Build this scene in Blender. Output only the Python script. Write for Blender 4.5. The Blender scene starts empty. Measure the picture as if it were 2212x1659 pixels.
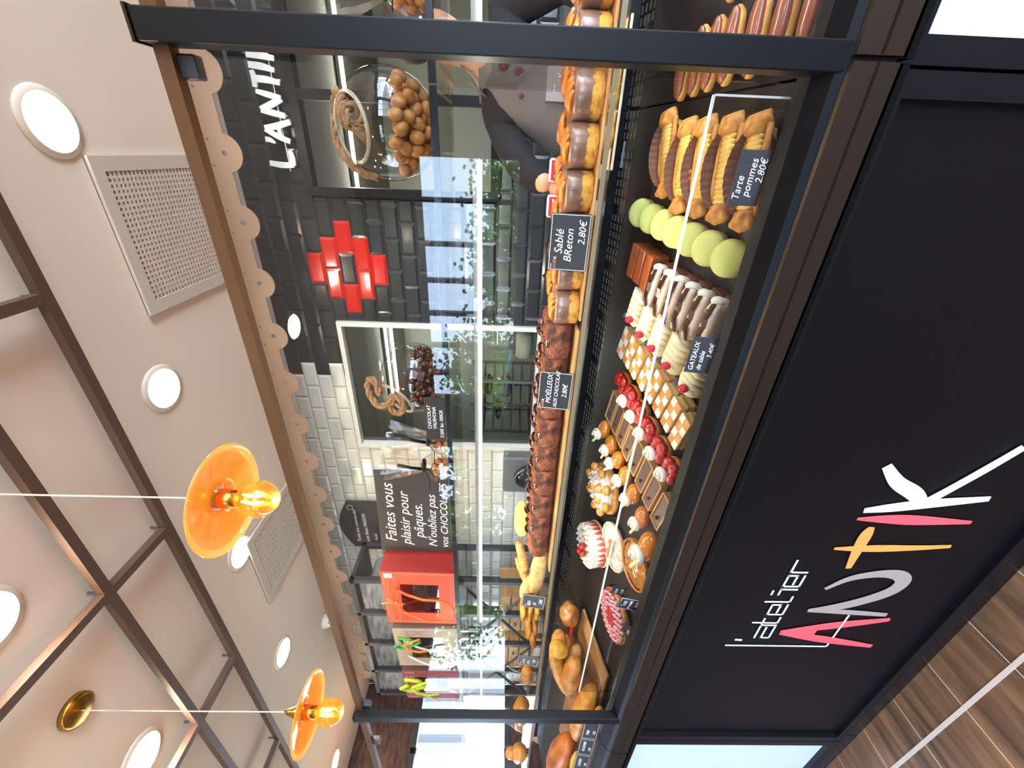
import bpy, bmesh, math, random
from mathutils import Vector, Matrix, noise, Euler
random.seed(7)
SC = bpy.context.scene
COL = SC.collection
PI = math.pi

# ------------------------------------------------------------------ camera
# phone held sideways: the camera is rolled a quarter turn, the frame is 2212 x 1659
def cam_axes(yaw, pitch, roll):
    cy, sy = math.cos(yaw), math.sin(yaw)
    f = Vector((-sy*math.cos(pitch), cy*math.cos(pitch), -math.sin(pitch)))
    r = Vector((cy, sy, 0)); d = f.cross(r)
    c, s = math.cos(roll), math.sin(roll)
    return (c*r + s*d), (-s*r + c*d), f
_r, _d, _f = cam_axes(0.50924658, 0.02389734, -0.02709759)
cd = bpy.data.cameras.new('camera'); cam = bpy.data.objects.new('camera', cd); COL.objects.link(cam)
cam.matrix_world = Matrix(((_d.x, _r.x, -_f.x, 0.0), (_d.y, _r.y, -_f.y, -0.75), (_d.z, _r.z, -_f.z, 1.5), (0, 0, 0, 1)))
cd.sensor_width = 36.0; cd.lens = 888.23653/2212*36.0; cd.clip_start = 0.02; cd.clip_end = 300
SC.camera = cam

# ------------------------------------------------------------------ sky, exposure
SC.view_settings.view_transform = 'Standard'; SC.view_settings.look = 'None'
SC.view_settings.gamma = 1.0; SC.view_settings.use_curve_mapping = False
SC.view_settings.exposure = 1.6
SC.cycles.max_bounces = 8; SC.cycles.diffuse_bounces = 3; SC.cycles.glossy_bounces = 4
SC.cycles.transparent_max_bounces = 24; SC.cycles.transmission_bounces = 6
SC.cycles.caustics_reflective = False; SC.cycles.caustics_refractive = False
SC.cycles.sample_clamp_indirect = 4.0
SC.cycles.use_denoising = True
w = bpy.data.worlds.new('sky'); SC.world = w; w.use_nodes = True
nt = w.node_tree; nt.nodes.clear()
tc = nt.nodes.new('ShaderNodeTexCoord'); sx = nt.nodes.new('ShaderNodeSeparateXYZ')
nt.links.new(tc.outputs['Generated'], sx.inputs[0])
mr = nt.nodes.new('ShaderNodeMapRange')        # sky boosted behind the customer and on the right, for glass reflections and daylight
mr.inputs['From Min'].default_value = 0.0; mr.inputs['From Max'].default_value = 0.75
mr.inputs['To Min'].default_value = 0.30; mr.inputs['To Max'].default_value = 9.0
mneg = nt.nodes.new('ShaderNodeMath'); mneg.operation = 'MULTIPLY'; mneg.inputs[1].default_value = -1.0; nt.links.new(sx.outputs['Y'], mneg.inputs[0])
mmax = nt.nodes.new('ShaderNodeMath'); mmax.operation = 'MAXIMUM'; nt.links.new(mneg.outputs[0], mmax.inputs[0]); nt.links.new(sx.outputs['X'], mmax.inputs[1])
nt.links.new(mmax.outputs[0], mr.inputs['Value'])
cr = nt.nodes.new('ShaderNodeValToRGB'); nt.links.new(sx.outputs['Z'], cr.inputs[0])
cr.color_ramp.elements[0].position = 0.0; cr.color_ramp.elements[0].color = (0.66, 0.80, 1.0, 1)
cr.color_ramp.elements[1].position = 0.7; cr.color_ramp.elements[1].color = (0.28, 0.47, 0.95, 1)
bg = nt.nodes.new('ShaderNodeBackground'); out = nt.nodes.new('ShaderNodeOutputWorld')
nt.links.new(cr.outputs[0], bg.inputs['Color']); nt.links.new(mr.outputs[0], bg.inputs['Strength'])
nt.links.new(bg.outputs[0], out.inputs['Surface'])
def portal(loc, rot, sx_, sy_):
    l = bpy.data.lights.new('window_portal', 'AREA'); l.shape = 'RECTANGLE'; l.size = sx_; l.size_y = sy_
    l.cycles.is_portal = True
    o = bpy.data.objects.new('window_portal', l); o.location = loc; o.rotation_euler = rot; COL.objects.link(o)
portal((-1.7, -3.95, 1.9), (PI/2, 0, 0), 8.4, 1.2)
portal((3.0, -3.95, 1.3), (PI/2, 0, 0), 3.5, 2.4)  # portal of the door added for daylight
portal((4.95, -1.2, 1.4), (PI/2, 0, PI/2), 4.6, 2.6)  # portal of the opening added in the right wall
portal((-5.95, -0.6, 1.9), (PI/2, 0, -PI/2), 5.2, 1.1)
sun = bpy.data.lights.new('sun', 'SUN'); sun.energy = 22.0; sun.angle = 0.01; sun.color = (1.0, 0.94, 0.84)
so = bpy.data.objects.new('sun', sun); COL.objects.link(so); so.rotation_euler = Vector((0.3, 0.5, 1.0)).to_track_quat('Z', 'Y').to_euler()
def area(name, loc, rot, a, b, e, col):
    l = bpy.data.lights.new(name, 'AREA'); l.shape = 'RECTANGLE'; l.size = a; l.size_y = b; l.energy = e; l.color = col
    o = bpy.data.objects.new(name, l); o.location = loc; o.rotation_euler = rot; COL.objects.link(o); return o
def bulb(name, loc, e, col, r=0.03):
    l = bpy.data.lights.new(name, 'POINT'); l.energy = e; l.color = col; l.shadow_soft_size = r
    o = bpy.data.objects.new(name, l); o.location = loc; COL.objects.link(o); return o

# ------------------------------------------------------------------ materials
def lin(c):
    return tuple(((v/255)/12.92 if v <= 10 else (((v/255)+0.055)/1.055)**2.4) for v in c[:3]) + (1.0,)
MATS = {}
def M(name, rgb, rough=0.5, metal=0.0, var=None, bump=None, spec=0.5, coat=0.0, sss=0.0, emit=None, alpha=1.0, stretch=None, trans=0.0, ior=1.45):
    if name in MATS: return MATS[name]
    m = bpy.data.materials.new(name); m.use_nodes = True; t = m.node_tree; b = t.nodes['Principled BSDF']
    b.inputs['Base Color'].default_value = lin(rgb); b.inputs['Roughness'].default_value = rough
    b.inputs['Metallic'].default_value = metal; b.inputs['Specular IOR Level'].default_value = spec
    b.inputs['Coat Weight'].default_value = coat; b.inputs['Coat Roughness'].default_value = 0.08
    b.inputs['IOR'].default_value = ior
    if sss: b.inputs['Subsurface Weight'].default_value = sss; b.inputs['Subsurface Radius'].default_value = (0.01, 0.006, 0.004)
    if trans: b.inputs['Transmission Weight'].default_value = trans
    b.inputs['Alpha'].default_value = alpha
    if emit: b.inputs['Emission Color'].default_value = lin(emit[0]); b.inputs['Emission Strength'].default_value = emit[1]
    tcn = None
    def coords():
        nonlocal tcn
        if tcn is None:
            c = t.nodes.new('ShaderNodeTexCoord'); mp = t.nodes.new('ShaderNodeMapping')
            if stretch: mp.inputs['Scale'].default_value = stretch
            t.links.new(c.outputs['Object'], mp.inputs[0]); tcn = mp
        return tcn.outputs[0]
    if var:
        sc_, rgb2, lo, hi = var
        n = t.nodes.new('ShaderNodeTexNoise'); n.inputs['Scale'].default_value = sc_; n.inputs['Detail'].default_value = 5
        t.links.new(coords(), n.inputs['Vector'])
        r = t.nodes.new('ShaderNodeValToRGB'); r.color_ramp.elements[0].position = lo; r.color_ramp.elements[1].position = hi
        r.color_ramp.elements[0].color = lin(rgb); r.color_ramp.elements[1].color = lin(rgb2)
        t.links.new(n.outputs['Fac'], r.inputs[0]); t.links.new(r.outputs[0], b.inputs['Base Color'])
    if bump:
        n = t.nodes.new('ShaderNodeTexNoise'); n.inputs['Scale'].default_value = bump[0]; n.inputs['Detail'].default_value = 6
        t.links.new(coords(), n.inputs['Vector'])
        bp = t.nodes.new('ShaderNodeBump'); bp.inputs['Strength'].default_value = bump[1]; bp.inputs['Distance'].default_value = bump[2] if len(bump) > 2 else 0.004
        t.links.new(n.outputs['Fac'], bp.inputs['Height']); t.links.new(bp.outputs[0], b.inputs['Normal'])
    MATS[name] = m; return m
def clear(name, refl, tint=(255, 255, 255), rough=0.0, fres=1.45, base=0.03):
    # thin clear sheet: passes light straight through and mirrors a fresnel share
    if name in MATS: return MATS[name]
    m = bpy.data.materials.new(name); m.use_nodes = True; t = m.node_tree; t.nodes.clear()
    tr = t.nodes.new('ShaderNodeBsdfTransparent'); tr.inputs[0].default_value = lin(tint)
    gl = t.nodes.new('ShaderNodeBsdfGlossy'); gl.inputs['Roughness'].default_value = rough
    lw = t.nodes.new('ShaderNodeLayerWeight'); lw.inputs[0].default_value = 0.5
    fr = t.nodes.new('ShaderNodeMath'); fr.operation = 'POWER'; fr.inputs[1].default_value = 4.0; t.links.new(lw.outputs['Facing'], fr.inputs[0])
    ml = t.nodes.new('ShaderNodeMath'); ml.operation = 'MULTIPLY_ADD'; ml.inputs[1].default_value = refl; ml.inputs[2].default_value = base; ml.use_clamp = True
    mx = t.nodes.new('ShaderNodeMixShader'); o = t.nodes.new('ShaderNodeOutputMaterial')
    t.links.new(fr.outputs[0], ml.inputs[0]); t.links.new(ml.outputs[0], mx.inputs[0])
    t.links.new(tr.outputs[0], mx.inputs[1]); t.links.new(gl.outputs[0], mx.inputs[2]); t.links.new(mx.outputs[0], o.inputs[0])
    MATS[name] = m; return m
def glow(name, rgb, s):
    if name in MATS: return MATS[name]
    m = bpy.data.materials.new(name); m.use_nodes = True; t = m.node_tree; t.nodes.clear()
    e = t.nodes.new('ShaderNodeEmission'); e.inputs[0].default_value = lin(rgb); e.inputs[1].default_value = s
    o = t.nodes.new('ShaderNodeOutputMaterial'); t.links.new(e.outputs[0], o.inputs[0]); MATS[name] = m; return m
black_paint = M('black_paint', (9, 10, 13), 0.42, spec=0.28, bump=(900, 0.05, 0.0005))
black_gloss = M('black_gloss', (8, 9, 12), 0.25, spec=0.35)
bronze = M('bronze', (62, 52, 42), 0.28, 0.75)
panel_black = M('panel_black', (10, 8, 9), 0.5, spec=0.18, bump=(600, 0.03, 0.0005))
dark_grey = M('dark_grey', (52, 56, 60), 0.4)
white_panel = M('white_panel', (205, 216, 216), 0.35)
steel = M('steel', (170, 172, 172), 0.3, 0.9)
steel_matt = M('steel_matt', (120, 122, 118), 0.5, 0.6)
glass = clear('case_glass', 0.26, base=0.022)
shelf_glass = clear('shelf_glass', 0.5, (248, 246, 240), base=0.02)
glass_edge = M('glass_edge', (142, 128, 98), 0.3, alpha=0.85)
film = clear('cello_film', 0.5, (250, 246, 240), rough=0.16, base=0.06)
chalk_white = M('chalk_white', (235, 235, 235), 0.7)
slate = M('slate', (38, 40, 44), 0.55)
wood_pale = M('wood_pale', (196, 150, 98), 0.5, var=(14, (160, 112, 64), 0.35, 0.7), stretch=(1, 1, 6), bump=(40, 0.1))
cream_m = M('whipped_cream', (232, 224, 204), 0.4, sss=0.15, bump=(120, 0.08, 0.002))
custard = M('custard', (238, 222, 160), 0.4, sss=0.1, bump=(90, 0.1, 0.002))
pastry = M('pastry', (222, 160, 78), 0.55, var=(60, (176, 104, 36), 0.35, 0.7), bump=(130, 0.45, 0.003))
puff_side = M('puff_side', (232, 190, 112), 0.55, var=(140, (178, 118, 52), 0.4, 0.65), bump=(160, 0.5, 0.003), stretch=(0.4, 0.4, 3))
caramel_m = M('caramel', (206, 116, 22), 0.16, coat=0.6, var=(45, (150, 70, 10), 0.4, 0.75), bump=(60, 0.3, 0.004))
choc = M('chocolate', (74, 42, 30), 0.3, coat=0.2, var=(50, (50, 28, 22), 0.4, 0.7), bump=(80, 0.15, 0.002))
choc_sponge = M('chocolate_sponge', (134, 74, 44), 0.7, var=(26, (64, 34, 26), 0.42, 0.62), bump=(45, 1.0, 0.014))
choc_shine = M('chocolate_shine', (70, 40, 32), 0.14, coat=0.5)
ganache = M('ganache', (120, 96, 88), 0.3, var=(20, (98, 76, 70), 0.4, 0.7))
berry = M('strawberry', (196, 24, 22), 0.18, coat=0.7, var=(30, (150, 10, 14), 0.4, 0.7), bump=(220, 0.4, 0.002))
rasp_m = M('raspberry', (200, 30, 44), 0.35, sss=0.1, bump=(200, 0.4, 0.002))
blue_m = M('blueberry', (52, 56, 76), 0.5)
bread_m = M('bread_crust', (206, 140, 62), 0.5, var=(22, (150, 84, 28), 0.38, 0.7), bump=(50, 0.35, 0.006))
bread_gold = M('bread_golden', (222, 164, 60), 0.45, var=(26, (180, 108, 30), 0.4, 0.7), bump=(90, 0.4, 0.005))
biscuit = M('biscuit', (214, 176, 112), 0.7, var=(40, (184, 136, 76), 0.4, 0.7), bump=(80, 0.4, 0.003))
yellow_biscuit = M('yellow_biscuit', (236, 206, 104), 0.6, var=(20, (214, 172, 72), 0.45, 0.75), bump=(90, 0.3, 0.003))
macaron_m = M('macaron_green', (210, 212, 124), 0.6, var=(18, (192, 200, 104), 0.4, 0.75), bump=(200, 0.12, 0.001))
macaron_fill = M('macaron_filling', (206, 196, 110), 0.7, bump=(160, 0.8, 0.003))
sugar = M('icing_sugar', (230, 226, 216), 0.8, bump=(200, 0.3, 0.002))
paper_brown = M('paper_brown', (108, 66, 44), 0.7)
apple = M('apple_slices', (240, 204, 108), 0.3, coat=0.3, var=(30, (226, 170, 60), 0.45, 0.8))
rope = M('rope', (150, 116, 78), 0.9, bump=(300, 0.8, 0.003), var=(90, (112, 80, 50), 0.4, 0.7))

# ------------------------------------------------------------------ helpers
class B:
    """collects shapes, then links them as ONE mesh object"""
    def __init__(s): s.bm = bmesh.new(); s.mi = 0; s.sm = False
    def _fin(s, geom_faces):
        for f in geom_faces: f.material_index = s.mi; f.smooth = s.sm
    def face(s, pts):
        f = s.bm.faces.new([s.bm.verts.new(p) for p in pts]); s._fin([f]); return s
    def box(s, c, d, R=None, taper=1.0):
        x, y, z = d[0]/2, d[1]/2, d[2]/2; c = Vector(c)
        P = [Vector(p) for p in ((-x, -y, -z), (x, -y, -z), (x, y, -z), (-x, y, -z), (-x*taper, -y*taper, z), (x*taper, -y*taper, z), (x*taper, y*taper, z), (-x*taper, y*taper, z))]
        if R is not None: P = [R @ p for p in P]
        v = [s.bm.verts.new(c + p) for p in P]
        s._fin([s.bm.faces.new([v[i] for i in q]) for q in ((0, 3, 2, 1), (4, 5, 6, 7), (0, 1, 5, 4), (1, 2, 6, 5), (2, 3, 7, 6), (3, 0, 4, 7))]); return s
    def rbox(s, c, d, r=0.004, R=None):
        x, y, z = d[0]/2, d[1]/2, d[2]/2; r = min(r, x*.9, y*.9, z*.9)
        poly = []
        for (sx_, sy_, a0) in ((1, 1, 0), (-1, 1, PI/2), (-1, -1, PI), (1, -1, 1.5*PI)):
            for k in range(3):
                a = a0 + k*PI/4; poly.append((sx_*(x-r) + r*math.cos(a), sy_*(y-r) + r*math.sin(a)))
        rings = []
        for zz, ins in ((-z, r), (-z+r*.4, r*.2), (-z+r, 0), (z-r, 0), (z-r*.4, r*.2), (z, r)):
            ring = []
            for px, py in poly:
                p = Vector((px*(1-ins/x), py*(1-ins/y), zz))
                if R is not None: p = R @ p
                ring.append(s.bm.verts.new(Vector(c)+p))
            rings.append(ring)
        fs = []; n = len(poly)
        for a, b in zip(rings, rings[1:]):
            for i in range(n): fs.append(s.bm.faces.new((a[i], a[(i+1) % n], b[(i+1) % n], b[i])))
        fs.append(s.bm.faces.new(rings[0][::-1])); fs.append(s.bm.faces.new(rings[-1])); s._fin(fs); return s
    def prism(s, pts, a, b, f=lambda u, v, t: (u, v, t)):
        A = [s.bm.verts.new(f(u, v, a)) for u, v in pts]; Bv = [s.bm.verts.new(f(u, v, b)) for u, v in pts]
        n = len(pts); fs = [s.bm.faces.new(A[::-1]), s.bm.faces.new(Bv)]
        for i in range(n): fs.append(s.bm.faces.new((A[i], A[(i+1) % n], Bv[(i+1) % n], Bv[i])))
        s._fin(fs); return s
    def lathe(s, prof, n=24, c=(0, 0, 0), R=None, wob=None, cap=True):
        rings = []
        for k, (r, z) in enumerate(prof):
            ring = []
            for i in range(n):
                a = 2*PI*i/n; rr = r*(1 + (wob(a, k/(len(prof)-1)) if wob else 0)); p = Vector((rr*math.cos(a), rr*math.sin(a), z))
                if R is not None: p = R @ p
                ring.append(s.bm.verts.new(Vector(c)+p))
            rings.append(ring)
        fs = []
        for a, b in zip(rings, rings[1:]):
            for i in range(n): fs.append(s.bm.faces.new((a[i], a[(i+1) % n], b[(i+1) % n], b[i])))
        if cap:
            fs.append(s.bm.faces.new(rings[0][::-1])); fs.append(s.bm.faces.new(rings[-1]))
        s._fin(fs); return s
    def tube(s, pts, r, n=8, closed=False, flat=1.0):
        pts = [Vector(p) for p in pts]; m = len(pts); rings = []; up = Vector((0.13, 0.21, 1)).normalized(); prev = None
        for i, p in enumerate(pts):
            a = pts[(i-1) % m] if (closed or i > 0) else p; b = pts[(i+1) % m] if (closed or i < m-1) else p
            t = (b-a).normalized()
            if prev is None: u = t.cross(up).normalized() if abs(t.dot(up)) < 0.98 else t.cross(Vector((1, 0, 0))).normalized()
            else: u = (prev - t*prev.dot(t)).normalized()
            prev = u; v = t.cross(u); rr = r[i] if isinstance(r, (list, tuple)) else r
            rings.append([s.bm.verts.new(p + u*rr*math.cos(2*PI*k/n) + v*rr*flat*math.sin(2*PI*k/n)) for k in range(n)])
        fs = []; L = m if closed else m-1
        for i in range(L):
            a, b = rings[i], rings[(i+1) % m]
            for k in range(n): fs.append(s.bm.faces.new((a[k], a[(k+1) % n], b[(k+1) % n], b[k])))
        if not closed: fs.append(s.bm.faces.new(rings[0][::-1])); fs.append(s.bm.faces.new(rings[-1]))
        s._fin(fs); return s
    def blob(s, c, d, n=16, m=10, amp=0.0, fq=20.0, seed=0.0, R=None, power=1.0, flatb=None):
        x, y, z = d; rings = []; c = Vector(c)
        def P(a, b):
            ca, cb = math.cos(b), math.sin(b)
            q = Vector((ca*math.cos(a), ca*math.sin(a), cb))
            if power != 1.0: q = Vector([math.copysign(abs(t)**power, t) for t in q])
            q = Vector((q.x*x, q.y*y, q.z*z))
            if flatb is not None: q.z = max(q.z, flatb)
            if amp: q = q*(1+amp*noise.noise(q*fq+Vector((seed, seed*1.7, 0))))
            if R is not None: q = R @ q
            return s.bm.verts.new(c+q)
        bot, top = P(0, -PI/2), P(0, PI/2)
        for j in range(1, m): rings.append([P(2*PI*i/n, -PI/2+PI*j/m) for i in range(n)])
        fs = []
        for a, b in zip(rings, rings[1:]):
            for i in range(n): fs.append(s.bm.faces.new((a[i], a[(i+1) % n], b[(i+1) % n], b[i])))
        for i in range(n):
            fs.append(s.bm.faces.new((bot, rings[0][(i+1) % n], rings[0][i]))); fs.append(s.bm.faces.new((top, rings[-1][i], rings[-1][(i+1) % n])))
        s._fin(fs); return s
    def swirl(s, c, r, h, lobes=7, tw=1.2, n=42, m=9, R=None):
        """piped rosette: a ridged cord wound up to a point"""
        s.sm = True; k = 30 if n > 30 else 20; pts = []; rs = []; ph = random.random()*6
        for i in range(k+1):
            t = i/k; a = ph+t*2*PI*2.6; q = r*(.66*(1-t)**.8); pts.append((c[0]+q*math.cos(a), c[1]+q*math.sin(a), c[2]+h*(.16+.80*t))); rs.append(r*(.40*(1-t)+.07))
        s.tube(pts, rs, 8 if n > 30 else 6)
        return s.blob((c[0], c[1], c[2]+h*.28), (r*.62, r*.62, h*.42), 12, 8)
    def ribbon(s, pts, ws, off, f, th=0.0015):
        """flat brush stroke: pts in a plane (u, v), half widths ws; f(u, v, depth) -> point"""
        L = []; Rr = []; n = len(pts)
        for i in range(n):
            a = pts[max(0, i-1)]; b = pts[min(n-1, i+1)]; dx, dy = b[0]-a[0], b[1]-a[1]; l = math.hypot(dx, dy) or 1
            nx, ny = -dy/l*ws[i], dx/l*ws[i]; L.append((pts[i][0]+nx, pts[i][1]+ny)); Rr.append((pts[i][0]-nx, pts[i][1]-ny))
        for i in range(n-1):
            s.prism([L[i], L[i+1], Rr[i+1], Rr[i]], off, off+th, f)
        return s
    def build(s, name, mats, parent=None, loc=None, rot=None):
        bmesh.ops.recalc_face_normals(s.bm, faces=s.bm.faces[:])
        me = bpy.data.meshes.new(name); s.bm.to_mesh(me); s.bm.free()
        for m in (mats if isinstance(mats, (list, tuple)) else [mats]): me.materials.append(m)
        o = bpy.data.objects.new(name, me); COL.objects.link(o)
        if parent is not None: o.parent = parent
        if loc is not None: o.location = loc
        if rot is not None: o.rotation_euler = rot
        return o
def tag(o, label=None, cat=None, group=None, kind=None):
    if label: o['label'] = label
    if cat: o['category'] = cat
    if group: o['group'] = group
    if kind: o['kind'] = kind
    return o
def thing(name, label, cat, loc=(0, 0, 0), rz=0.0, group=None, rot=None):
    o = bpy.data.objects.new(name, None); o.empty_display_size = 0.02; COL.objects.link(o)
    o.location = loc; o.rotation_euler = rot if rot is not None else (0, 0, rz)
    return tag(o, label, cat, group)
def struct(o): o['kind'] = 'structure'; return o
KIDS = {}
def dup(root, loc, rz=None, label=None, scale=None, rot=None):
    r = root.copy(); COL.objects.link(r); r.location = loc
    if rz is not None: r.rotation_euler = (0, 0, rz)
    if rot is not None: r.rotation_euler = rot
    if label: r['label'] = label
    if scale: r.scale = scale if isinstance(scale, tuple) else (scale,)*3
    for ch in [o for o in ALLC(root)]:
        c = ch.copy(); COL.objects.link(c); c.parent = r
        for g in ALLC(ch):
            d = g.copy(); COL.objects.link(d); d.parent = c
    return r
def ALLC(o): return [c for c in COL.objects if c.parent is o]
def text(txt, size, m, parent, loc, rot, shear=0.28, name='lettering', bold=0.0, align='LEFT', ext=0.0004, sx_=1.0):
    cu = bpy.data.curves.new(name, 'FONT'); cu.body = txt; cu.size = size; cu.shear = shear; cu.offset = bold; cu.extrude = ext
    cu.align_x = align; cu.resolution_u = 3; cu.space_line = 1.0
    ob = bpy.data.objects.new(name, cu); COL.objects.link(ob); bpy.context.view_layer.update()
    me = bpy.data.meshes.new_from_object(ob.evaluated_get(bpy.context.evaluated_depsgraph_get()))
    me.materials.clear(); me.materials.append(m); COL.objects.unlink(ob); bpy.data.objects.remove(ob)
    o = bpy.data.objects.new(name, me); COL.objects.link(o); o.parent = parent; o.location = loc; o.rotation_euler = rot
    if sx_ != 1.0: o.scale = (sx_, 1, 1)
    return o
ORD = ['first', 'second', 'third', 'fourth', 'fifth', 'sixth', 'seventh', 'eighth', 'ninth', 'tenth']
def dz(y, h=0.0): return 0.982 + 0.19*y + h          # top of the sloping display deck
SLOPE = math.atan(0.19)
XZ = lambda u, v, t: (u, t, v)
YZ = lambda u, v, t: (t, u, v)
# ------------------------------------------------------------------ room shell
# floor: long wood-look tiles, 0.247 wide, running away from the counter
def floor_mat():
    m = bpy.data.materials.new('floor_wood_tile'); m.use_nodes = True; t = m.node_tree; b = t.nodes['Principled BSDF']
    c = t.nodes.new('ShaderNodeTexCoord'); mp = t.nodes.new('ShaderNodeMapping'); mp.inputs['Rotation'].default_value = (0, 0, PI/2)
    mp.inputs['Location'].default_value = (0.12, 0.010, 0)
    t.links.new(c.outputs['Object'], mp.inputs[0])
    br = t.nodes.new('ShaderNodeTexBrick'); br.offset = 0.0; br.inputs['Scale'].default_value = 1.0
    br.inputs['Brick Width'].default_value = 1.2; br.inputs['Row Height'].default_value = 0.2465; br.inputs['Mortar Size'].default_value = 0.0018
    br.inputs['Mortar Smooth'].default_value = 0.1
    br.inputs['Color1'].default_value = (0.2, 0.2, 0.2, 1); br.inputs['Color2'].default_value = (0.8, 0.8, 0.8, 1)
    t.links.new(mp.outputs[0], br.inputs['Vector'])
    st = t.nodes.new('ShaderNodeMapping'); st.inputs['Scale'].default_value = (9, 1.1, 1); t.links.new(c.outputs['Object'], st.inputs[0])
    n = t.nodes.new('ShaderNodeTexNoise'); n.inputs['Scale'].default_value = 2.2; n.inputs['Detail'].default_value = 7; n.inputs['Distortion'].default_value = 0.6
    t.links.new(st.outputs[0], n.inputs['Vector'])
    r = t.nodes.new('ShaderNodeValToRGB'); r.color_ramp.elements[0].position = 0.3; r.color_ramp.elements[1].position = 0.72
    r.color_ramp.elements[0].color = lin((70, 50, 36)); r.color_ramp.elements[1].color = lin((152, 112, 76)); t.links.new(n.outputs['Fac'], r.inputs[0])
    mx = t.nodes.new('ShaderNodeMix'); mx.data_type = 'RGBA'; mx.inputs[7].default_value = lin((206, 190, 168))
    t.links.new(br.outputs['Fac'], mx.inputs[0]); t.links.new(r.outputs[0], mx.inputs[6])
    t.links.new(mx.outputs[2], b.inputs['Base Color']); b.inputs['Roughness'].default_value = 0.42
    return m
floor_m = floor_mat()
struct(B().box((-1, -1, -0.02), (14, 10, 0.04)).build('floor', floor_m))
struct(B().box((-1.0, -0.121, 0.001), (10, 0.012, 0.002)).build('trim_1', M('joint_strip', (214, 200, 182), 0.4)))
ceil_m = M('ceiling_paint', (242, 226, 206), 0.9, bump=(260, 0.12, 0.001))
struct(B().box((-0.5, -1.0, 3.12), (11.2, 6.2, 0.04)).build('ceiling', ceil_m))
brickish = M('side_wall_brick', (92, 62, 50), 0.8, var=(6, (60, 40, 34), 0.4, 0.6), stretch=(1, 1, 4))
cream_wall = M('cream_wall', (205, 196, 176), 0.85)
# left wall with its windows
def wall_x(name, x, y0, y1, z0, z1, holes, m, th=0.12):
    b = B(); cur = y0
    for (a, c, h0, h1) in sorted(holes):
        b.box((x, (cur+a)/2, (z0+z1)/2), (th, a-cur, z1-z0)); b.box((x, (a+c)/2, (z0+h0)/2), (th, c-a, h0-z0)); b.box((x, (a+c)/2, (h1+z1)/2), (th, c-a, z1-h1)); cur = c
    b.box((x, (cur+y1)/2, (z0+z1)/2), (th, y1-cur, z1-z0)); return struct(b.build(name, m))
def wall_y(name, y, x0, x1, z0, z1, holes, m, th=0.12):
    b = B(); cur = x0
    for (a, c, h0, h1) in sorted(holes):
        b.box(((cur+a)/2, y, (z0+z1)/2), (a-cur, th, z1-z0)); b.box(((a+c)/2, y, (z0+h0)/2), (c-a, th, h0-z0)); b.box(((a+c)/2, y, (h1+z1)/2), (c-a, th, z1-h1)); cur = c
    b.box(((cur+x1)/2, y, (z0+z1)/2), (x1-cur, th, z1-z0)); return struct(b.build(name, m))
wall_x('wall_left', -6.06, -4, 2.0, 0, 3.1, [(-3.2, 1.96, 1.30, 2.44)], brickish)
wall_x('wall_right', 5.06, -4, 2.06, 0, 3.1, [(-3.5, 1.1, 0.1, 2.7)], cream_wall)  # large opening out of view, added to bring in side daylight
wall_y('wall_front', -4.06, -6, 5, 0, 3.1, [(-5.9, -3.66, 1.33, 2.46), (-2.92, 0.0, 1.33, 2.46), (1.25, 4.75, 0.05, 2.5)], dark_grey)  # the full-height opening is added to let in more daylight
# tiled back wall: bevelled metro tiles, black with a red motif, then white, cut round the openings
HOLES = [(-2.155, -1.062, 1.222, 2.672), (-0.258, 1.6, 1.55, 2.70), (-5.9, -4.72, 1.36, 2.42)]
RED = {(-8, 4), (-9, 3), (-7, 3), (-10, 2), (-6, 2), (-9, 1), (-7, 1), (-8, 0)}
PZ, PX, Z0 = 0.1025, 0.2, 2.28
bk = B()
def tile(x0, x1, z0, z1, mi, flat):
    g = 0.0012; x0 += g; x1 -= g; z0 += g; z1 -= g
    if x1-x0 < 0.012 or z1-z0 < 0.012: return
    e = 0.0 if flat else min(0.016, (x1-x0)*.3, (z1-z0)*.3); d = 0.007
    y0, y1 = 2.0, 2.0-d
    o = [(x0, y0, z0), (x1, y0, z0), (x1, y0, z1), (x0, y0, z1)]; i = [(x0+e, y1, z0+e), (x1-e, y1, z0+e), (x1-e, y1, z1-e), (x0+e, y1, z1-e)]
    O = [bk.bm.verts.new(p) for p in o]; I = [bk.bm.verts.new(p) for p in i]; fs = [bk.bm.faces.new(I)]
    for k in range(4): fs.append(bk.bm.faces.new((O[k], O[(k+1) % 4], I[(k+1) % 4], I[k])))
    for f in fs: f.material_index = mi
def cut(rects, h):
    res = []
    for (x0, x1, z0, z1) in rects:
        hx0, hx1, hz0, hz1 = h
        if x1 <= hx0 or x0 >= hx1 or z1 <= hz0 or z0 >= hz1: res.append((x0, x1, z0, z1)); continue
        if x0 < hx0: res.append((x0, hx0, z0, z1)); x0 = hx0
        if x1 > hx1: res.append((hx1, x1, z0, z1)); x1 = hx1
        if z0 < hz0: res.append((x0, x1, z0, hz0))
        if z1 > hz1: res.append((x0, x1, hz1, z1))
    return res
for r in range(-23, 9):
    z0 = Z0 + r*PZ; off = 0.1 if r % 2 else 0.0
    for c in range(-30, 12):
        # index in half tiles so the motif can be listed
        x0 = c*PX + off; x1 = x0 + PX
        if x1 < -6.0 or x0 > 2.0: continue
        hx = round(x0/0.1)
        mi = 0 if x0 > -1.55 else 1
        if (hx, r) in RED: mi = 2
        for q in [(x0, x1, z0, min(z0+PZ, 3.1))]:
            for s_ in cut(cut(cut([q], HOLES[0]), HOLES[1]), HOLES[2]): tile(*s_, mi, z0 > 3.0)
tile_black = M('tile_black', (48, 52, 54), 0.18, coat=0.15)
tile_white = M('tile_white', (222, 222, 212), 0.2, coat=0.3)
tile_red = M('tile_red', (200, 34, 26), 0.14, coat=0.4)
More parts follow.
